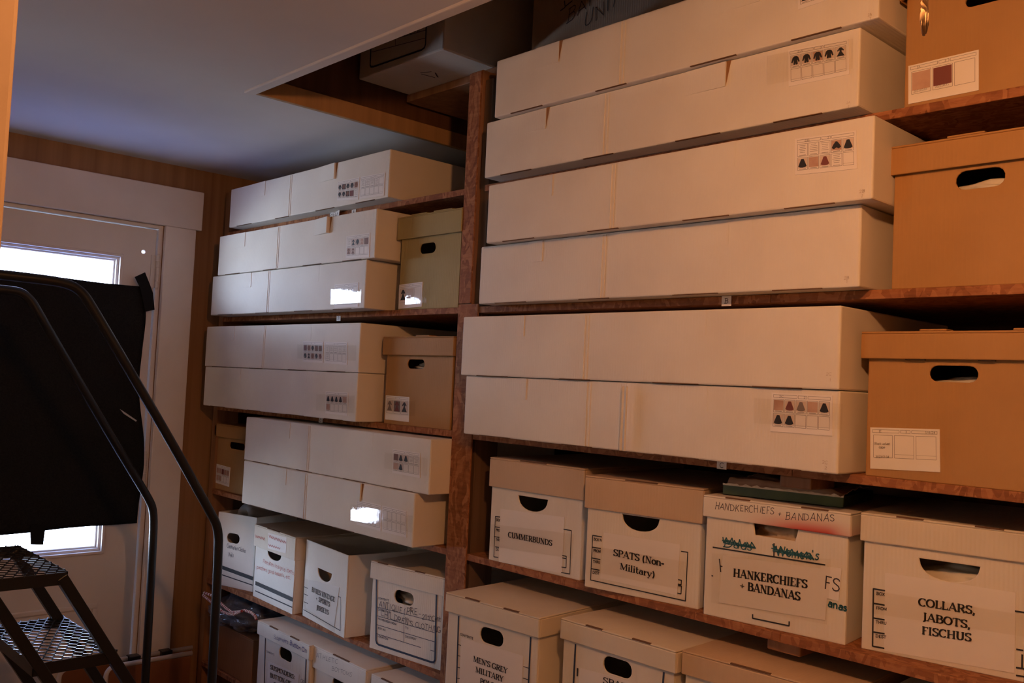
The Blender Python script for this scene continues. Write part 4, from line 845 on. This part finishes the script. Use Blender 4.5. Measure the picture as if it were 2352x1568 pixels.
m = MB(); m.box(0, .56, 0, .40, 0, .36); m.build('body', TAN, t, .004)
f.texts(t, 'l', [('BAND', (650, 362), (1320, -150), 190), ('UNIFORMS', (905, 440), (2200, -500), 190)], PEN, 'pen', .0012, .13, 'handwriting', .06)
f.lines(t, 'l', [(630, 10, 640, 100, 750, 10), (570, 160, 640, 110)], .003, PEN, .0012, 'pen_mark')

# ================================================================== LOOSE THINGS
def crumple(mb, c, r, amp, seed, mi=0, sub=4, freq=3., flat=None):
    bm = bmesh.new(); bmesh.ops.create_icosphere(bm, subdivisions=sub, radius=1.); n0 = len(mb.v)
    for v in bm.verts:
        d = v.co.normalized(); q = d * freq + Vector((seed, seed * 1.7, -seed))
        k = 1 + amp * (noise.noise(q) + .6 * abs(noise.noise(q * 2.3)) - .5 * abs(noise.noise(q * 4.7)))
        p = Vector((d.x * r[0], d.y * r[1], d.z * r[2])) * k
        if flat is not None and p.z < flat: p.z = flat
        mb.v.append((c[0] + p.x, c[1] + p.y, c[2] + p.z))
    for f_ in bm.faces: mb.f.append(tuple(n0 + v.index for v in f_.verts)); mb.m.append(mi)
    bm.free()
# plain brown carton on the lower left shelf
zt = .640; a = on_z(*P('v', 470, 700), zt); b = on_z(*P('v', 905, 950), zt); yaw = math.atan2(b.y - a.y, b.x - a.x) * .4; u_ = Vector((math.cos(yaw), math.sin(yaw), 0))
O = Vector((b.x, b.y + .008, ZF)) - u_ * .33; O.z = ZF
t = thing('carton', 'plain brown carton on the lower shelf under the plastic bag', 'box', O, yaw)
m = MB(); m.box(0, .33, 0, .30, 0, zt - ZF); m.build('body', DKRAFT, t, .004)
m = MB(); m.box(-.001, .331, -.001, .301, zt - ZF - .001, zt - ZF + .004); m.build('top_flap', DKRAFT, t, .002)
BC = O + u_ * .175 + Vector((0, .07, zt - ZF + .0045))
# plastic bag with striped cord
t = thing('garment_bag', 'clear plastic bag of dark clothes trimmed with striped cord, on the plain brown carton', 'bag', BC)
m = MB(); crumple(m, (.01, .02, .052), (.150, .12, .052), .26, 3.1, 0, 4, 2.6, -.050); m.build('dark_clothes', DARKCLOTH, t, smooth=True)
m = MB(); crumple(m, (.0, .015, .055), (.168, .135, .058), .28, 3.1, 0, 5, 2.9, -.0545); m.build('plastic_film', PLASTIC, t, smooth=True)
def cord(pxs, y, rr, parent, org):
    pts = [on_y(*P('v', *q), y) for q in pxs]; fine = []
    for i in range(len(pts) - 1):
        for k in range(8): fine.append(pts[i].lerp(pts[i + 1], k / 8))
    fine.append(pts[-1]); m = MB()
    for i in range(len(fine) - 1): m.tube([fine[i] - org, fine[i + 1] - org], rr, 7, i % 2)
    m.build('striped_cord', [ROPEW, ROPER], parent)
yq = BC.y - .135
cord([(190, 205), (330, 250), (450, 370), (530, 440), (610, 500), (700, 490), (800, 470), (900, 500), (960, 550), (980, 610)], yq, .0045, t, BC)
cord([(175, 240), (260, 310), (330, 370), (470, 490), (560, 525), (640, 535), (720, 500), (760, 480)], yq - .01, .0045, t, BC)
# garment bag top in the open box, tissue in hand holes
c = fC.O + fC.u * (WC * .55) - fC.n * .17
t = MB(); crumple(t, (0, 0, 0), (WC * .42, .13, .075), .3, 8.2, 0, 4, 2.2); o = t.build('plastic_bag', clear('hazy_plastic', (.75, .75, .75), .25, 1.45, .35, .3), None, smooth=True)
o.location = (c.x, c.y, ZE + hC - .008); tag(o, 'hazy grey plastic bag bulging out of the open Communion Clothes box', 'bag')
t = MB(); crumple(t, (0, 0, 0), (WC * .40, .13, .055), .2, 2.2, 0, 4, 2.2); o = t.build('folded_clothes', mottled('pale_clothes', (.30, .29, .27), (.42, .40, .38), 6), None, smooth=True)
o.location = (c.x, c.y, ZE + hC - .062); tag(o, 'pale folded clothes under the plastic in the open Communion Clothes box', 'clothes')
def tissue(label, cx, cy, cz, r, seed, mat=TISSUE, name='tissue_paper', cat='tissue'):
    m = MB(); crumple(m, (0, 0, 0), r, .3, seed, 0, 4, 2.4); o = m.build(name, mat, None, smooth=True); o.location = (cx, cy, cz); return tag(o, label, cat)
q = f3.at('f', 2060, 372); tissue('crumpled tissue seen through the hand hole of the black velvet cape box', f3.O.x + q[0], f3.O.y + .075, f3.O.z + q[1] - .028, (.10, .06, .028), 1.3)
for lab, fc, zz, pq, rr, sd, mt in CONT:
    q = fc.at(zz, *pq); c = fc.O + fc.u * q[0] - fc.n * .075; tissue(lab, c.x, c.y, fc.O.z + q[1], rr, sd, mt, 'folded_cloth', 'cloth')
# shirt box and tissue on the stained lid
a = on_z(*P('b', 240, 225), ZD + zl1 + .001); fr = [P('b', 240, 225), P('b', 1085, 322)]
A = on_z(*fr[0], ZD + zl1 + .002); B = on_z(*fr[1], ZD + zl1 + .002); yaw = math.atan2(B.y - A.y, B.x - A.x); w = (B - A).length
ns = Vector((-math.sin(yaw), math.cos(yaw), 0))
t = thing('flat_box', 'flat dark green box with torn edge lying on the red-stained lid', 'box', A + ns * .002, yaw)
m = MB(); hgt = .019; m.box(0, w, 0, .003, 0, hgt); m.box(0, w, .197, .2, 0, hgt); m.box(0, .003, .003, .197, 0, hgt); m.box(w - .003, w, .003, .197, 0, hgt); m.box(.003, w - .003, .003, .197, 0, .002); m.build('tray', GREEN, t, .001)
m = MB(); n = 40; pr = None
for i in range(n + 1):
    x = w * i / n; z = hgt + .003 + .004 * noise.noise(Vector((i * .55, 1, 2))); 
    if pr: m.face([(pr[0], -.0006, hgt - .001), (x, -.0006, hgt - .001), (x, -.0006, z), (pr[0], -.0006, pr[1])]); m.face([(pr[0], -.0006, pr[1]), (x, -.0006, z), (x, .004, z - .001), (pr[0], .004, pr[1] - .001)])
    pr = (x, z)
m.build('torn_edge', CREAM, t, normals=False)
C_ = A + (B - A) * .5 + ns * .10
m = MB(); nx_, ny_ = 70, 34
ti = {}
for i in range(nx_ + 1):
    for j in range(ny_ + 1):
        x = (i / nx_ - .5) * w * .965; yy = (j / ny_ - .5) * .188; e = min(i, nx_ - i, j * 2, (ny_ - j) * 2)
        fr_ = min(1, max(0, (yy + .094) / .018)); z = .008 + .018 * fr_ * fr_ * (3 - 2 * fr_) + .007 * noise.noise(Vector((x * 16, yy * 22, 3.))) + .006 * abs(noise.noise(Vector((x * 40, yy * 45, 9.)))) + .004 * math.exp(-((x + .05) / .08) ** 2)
        ti[i, j] = len(m.v); m.v.append((x, yy, z))
for i in range(nx_):
    for j in range(ny_): m.f.append((ti[i, j], ti[i + 1, j], ti[i + 1, j + 1], ti[i, j + 1])); m.m.append(0)
o = m.build('tissue_paper', mottled('brown_tissue', (.52, .36, .25), (.68, .50, .38), 10, .8), None, smooth=True); o.location = C_; o.rotation_euler = (0, 0, yaw); so = o.modifiers.new('t', 'SOLIDIFY'); so.thickness = .001
tag(o, 'crumpled brownish tissue heaped in the flat green box', 'tissue')
# pull cord hanging in front of the right boxes
dp = .60; a = at_depth(2112, -300, dp); b = at_depth(2123, 46, dp); cc = Vector((b.x, b.y, 0))
o_ = MB(); zt_, zb_ = zc - .075, b.z
n = 110
for s3 in range(3):
    pts = []
    for i in range(n + 1):
        z = zt_ + (zb_ - zt_) * i / n; an = i * 1.6 + s3 * 2 * PI / 3; r = .0013; pts.append((r * math.cos(an), r * math.sin(an), z - zb_))
    o_.tube(pts, .0014, 6)
o_.tube([(0, 0, .008), (0, 0, .004), (0, 0, .0), (0, 0, -.004)], .003, 10, rs=[.0018, .0027, .0028, .0019])
for k in range(26):
    an = random.uniform(0, 2 * PI); r = random.uniform(.0008, .0028); o_.tube([(r * .9 * math.cos(an), r * .9 * math.sin(an), .004), (r * math.cos(an), r * math.sin(an), -.004), (r * .6 * math.cos(an + .3), r * .6 * math.sin(an + .3), -.006 - random.uniform(0, .004))], .0005, 4)
o = o_.build('pull_cord', ROPEM, None, smooth=True); o.location = b
tag(o, 'twisted pale cotton pull cord with frayed end hanging before the top brown box', 'cord')

# ================================================================== LADDER
xB_, xA_ = -2.402, -2.824
LO = Vector((xB_, .9, 0))
lad = thing('ladder', 'black steel rolling step ladder with handrails and mesh treads before the door', 'ladder', LO)
def smooth_path(p, it=2):
    for _ in range(it):
        q = [p[0]]
        for i in range(len(p) - 1): q += [p[i].lerp(p[i + 1], .25), p[i].lerp(p[i + 1], .75)]
        p = q + [p[-1]]
    return p
railB = [(100, 641), (160, 652), (190, 672), (212, 706), (300, 855), (400, 1026), (483, 1176), (500, 1208), (503, 1260)]
railA = [(25, 666), (52, 672), (72, 690), (86, 714), (190, 892), (288, 1058), (341, 1143), (353, 1172), (352, 1240)]
def rail(px, x):
    p = [on_x(*q, x) for q in px]; last = p[-1]
    st = Vector((x, p[0].y - .30, p[0].z)); p = [Vector((x, st.y - .03, st.z - .55)), Vector((x, st.y - .03, st.z - .04)), st] + p + [Vector((x, last.y + .004, .45)), Vector((x, last.y + .01, .05))]
    m = MB(); m.tube([v - LO for v in smooth_path(p)], .0122, 14); return m.build('handrail', BLACKM, lad, smooth=True), last
rb, lb = rail(railB, xB_); ra, la = rail(railA, xA_)
def bar_line(p0, p1, x):
    a = on_x(*p0, x); b = on_x(*p1, x); return a, (b - a) / (b.z - a.z)
bars = {}
for nm, x, p0, p1 in (('Bf', xB_ - .016, P('n', 625, 560), P('n', 1122, 1360)), ('Af', xA_ + .016, P('n', 390, 640), P('n', 930, 1470)), ('Bb', xB_ - .016, P('n', 30, 700), P('n', 560, 1500)), ('Ab', xA_ + .016, P('n', 80, 1200), P('n', 370, 1560))):
    bars[nm] = bar_line(p0, p1, x)
zT1 = on_x(152, 1311, xB_ - .02).z; zT2 = on_x(235, 1496, xB_ - .02).z; rise = zT1 - zT2
def ptz(nm, z): a, d = bars[nm]; return a + d * (z - a.z)
sl = (bars['Bf'][1].y + bars['Af'][1].y) / 2
yf1 = on_x(152, 1311, xB_ - .02).y
for nm, x in (('Bf', xB_ - .016), ('Af', xA_ + .016), ('Bb', xB_ - .016), ('Ab', xA_ + .016)):
    off = -.014 if nm[1] == 'f' else -.185
    p_ = Vector((x, yf1 + off, zT1 - .01)); q_ = Vector((x, yf1 + off + sl * (.03 - zT1), .03))
    m = MB(); m.bar(p_ - LO, q_ - LO, .026, .030, up=Vector((1, 0, 0))); m.build('stringer', BLACKM, lad, .002)
def tread(z, yf, dep):
    t_ = MB(); x0, x1 = xA_ + .005 - LO.x, xB_ - .005 - LO.x; y1, y0 = yf - LO.y, yf - dep - LO.y; h = .030
    t_.box(x0, x1, y1 - .003, y1, z - h, z + .002); t_.box(x0, x1, y0, y0 + .003, z - h, z); t_.box(x0, x0 + .003, y0, y1, z - h, z); t_.box(x1 - .003, x1, y0, y1, z - h, z)
    tr = t_.build('tread', BLACKM, lad, .0008)
    m = MB(); nX, nY = 8, int(dep / .0117); px, py = (x1 - x0) / nX, (y1 - y0) / nY
    for j in range(nY + 1):
        pts = []
        for i in range(2 * nX + 1):
            yy = y0 + j * py + (py * .5 if (i + j) % 2 else -py * .5); pts.append(Vector((x0 + i * px / 2, min(max(yy, y0), y1), z + (.0022 if (i + j) % 2 else -.001))))
        for a, b in zip(pts[:-1], pts[1:]): m.bar(a, b, .0026, .0024)
    m.build('expanded_mesh', STEELM, tr)
for k in range(5):
    z = zT1 - k * rise; 
    if z < .05: break
    tread(z, yf1 - sl * k * rise, .20 if k else .26)
m = MB(); bz = .05
for x in (xA_, xB_): m.bar(Vector((x, lb.y + .02, bz)) - LO, Vector((x, yf1 - .55, bz)) - LO, .026, .03)
m.bar(Vector((xA_, lb.y + .01, bz)) - LO, Vector((xB_, lb.y + .01, bz)) - LO, .026, .03); m.bar(Vector((xA_, yf1 - .55, bz)) - LO, Vector((xB_, yf1 - .55, bz)) - LO, .026, .03); m.build('base_frame', BLACKM, lad, .002)
for x in (xA_, xB_):
    for y in (lb.y + .01, yf1 - .54):
        m = MB(); m.tube([Vector((x, y, .0)) - LO, Vector((x, y, .036)) - LO], .016, 12); m.build('rubber_foot', TAPEB, lad)

# ================================================================== LIGHT
LP = Vector((-.30, .55, 2.145))
lamp = thing('ceiling_lamp', 'porcelain ceiling lampholder with a bare warm bulb above the pull cord', 'lamp', (LP.x, LP.y, zc))
m = MB(); m.tube([(0, 0, 0), (0, 0, -.02), (0, 0, -.03), (0, 0, -.094)], .03, 20, rs=[.055, .052, .03, .024]); m.build('lampholder', BRASS, lamp, smooth=False)
em = bpy.data.materials.new('bulb_glow'); em.use_nodes = True; N2 = em.node_tree.nodes; N2.clear(); e_ = N2.new('ShaderNodeEmission'); o2 = N2.new('ShaderNodeOutputMaterial'); em.node_tree.links.new(e_.outputs[0], o2.inputs[0])
e_.inputs['Color'].default_value = (1, .41, .145, 1); e_.inputs['Strength'].default_value = 735
m = MB(); crumple(m, (0, 0, LP.z - zc), (.03, .03, .034), 0., 1, 0, 3); m.build('bulb', em, lamp, smooth=True)
w_ = bpy.data.worlds.new('daylight'); S.world = w_; w_.use_nodes = True; bg = w_.node_tree.nodes['Background']
WN = w_.node_tree.nodes; WL = w_.node_tree.links
tcw = WN.new('ShaderNodeTexCoord'); sx_ = WN.new('ShaderNodeSeparateXYZ'); WL.new(tcw.outputs['Generated'], sx_.inputs[0])
mr = WN.new('ShaderNodeMapRange'); mr.inputs[1].default_value = -1; mr.inputs[2].default_value = 1; WL.new(sx_.outputs['Z'], mr.inputs[0])
rw = WN.new('ShaderNodeValToRGB'); WL.new(mr.outputs[0], rw.inputs['Fac']); el = rw.color_ramp.elements
# shaded porch floor below, sunlit yard at eye level, porch roof above
def stop(p, c):
    e = el.new((math.sin(math.radians(p)) + 1) / 2); e.color = (*c, 1)
el[0].position = 0; el[0].color = (.020, .030, .075, 1); el[1].position = 1; el[1].color = (.04, .045, .06, 1)
stop(-42, (.07, .10, .27)); stop(-27, (.16, .20, .34)); stop(-20, (.72, .82, .96)); stop(-5, (.84, .94, 1.10)); stop(2, (1.05, 1.24, 1.60)); stop(10, (1.0, 1.2, 1.6)); stop(16, (.20, .24, .32)); stop(30, (.05, .055, .07))
# the yard is brightest off to the side, away from the house's own shade
at_ = WN.new('ShaderNodeMath'); at_.operation = 'ARCTAN2'; ny_w = WN.new('ShaderNodeMath'); ny_w.operation = 'MULTIPLY'; ny_w.inputs[1].default_value = -1; nx_w = WN.new('ShaderNodeMath'); nx_w.operation = 'MULTIPLY'; nx_w.inputs[1].default_value = -1
WL.new(sx_.outputs['Y'], ny_w.inputs[0]); WL.new(sx_.outputs['X'], nx_w.inputs[0]); WL.new(ny_w.outputs[0], at_.inputs[0]); WL.new(nx_w.outputs[0], at_.inputs[1])
az0 = WN.new('ShaderNodeMath'); az0.operation = 'MULTIPLY'; az0.inputs[1].default_value = 2 / PI; WL.new(at_.outputs[0], az0.inputs[0])
az = WN.new('ShaderNodeValToRGB'); WL.new(az0.outputs[0], az.inputs['Fac']); ea = az.color_ramp.elements
ea[0].position = .06; ea[0].color = (.34, .34, .34, 1); ea[1].position = .86; ea[1].color = (.25, .25, .25, 1)
for p_, c_ in ((.16, .72), (.30, .85), (.48, 1.), (.64, .85), (.75, .42)): q_ = ea.new(p_); q_.color = (c_, c_, c_, 1)
vm = WN.new('ShaderNodeVectorMath'); vm.operation = 'SCALE'; WL.new(rw.outputs['Color'], vm.inputs[0]); WL.new(az.outputs['Color'], vm.inputs['Scale'])
mxw = WN.new('ShaderNodeVectorMath'); mxw.operation = 'ADD'; WL.new(vm.outputs[0], mxw.inputs[0]); mxw.inputs[1].default_value = (.040, .060, .150)
WL.new(mxw.outputs[0], bg.inputs['Color']); bg.inputs['Strength'].default_value = 42
pl = bpy.data.lights.new('window_portal', 'AREA'); pl.shape = 'RECTANGLE'; pl.size = 1.05; pl.size_y = .68; pl.cycles.is_portal = True
po = bpy.data.objects.new('window_portal', pl); COL.objects.link(po); po.location = (dF - dT - .02, (WY0 + WY1) / 2, (WZ0 + WZ1) / 2); po.rotation_euler = (0, -PI / 2, 0)

pl2 = bpy.data.lights.new('fill_window_portal', 'AREA'); pl2.shape = 'RECTANGLE'; pl2.size = QX1 - QX0; pl2.size_y = QZ1 - QZ0; pl2.cycles.is_portal = True  # portal for the added fill window
po2 = bpy.data.objects.new('fill_window_portal', pl2); COL.objects.link(po2); po2.location = ((QX0 + QX1) / 2, -1.63, (QZ0 + QZ1) / 2); po2.rotation_euler = (PI / 2, 0, PI)

S.view_settings.view_transform = 'Standard'; S.view_settings.look = 'None'; S.view_settings.gamma = 1; S.view_settings.use_curve_mapping = False
S.view_settings.exposure = 0.0
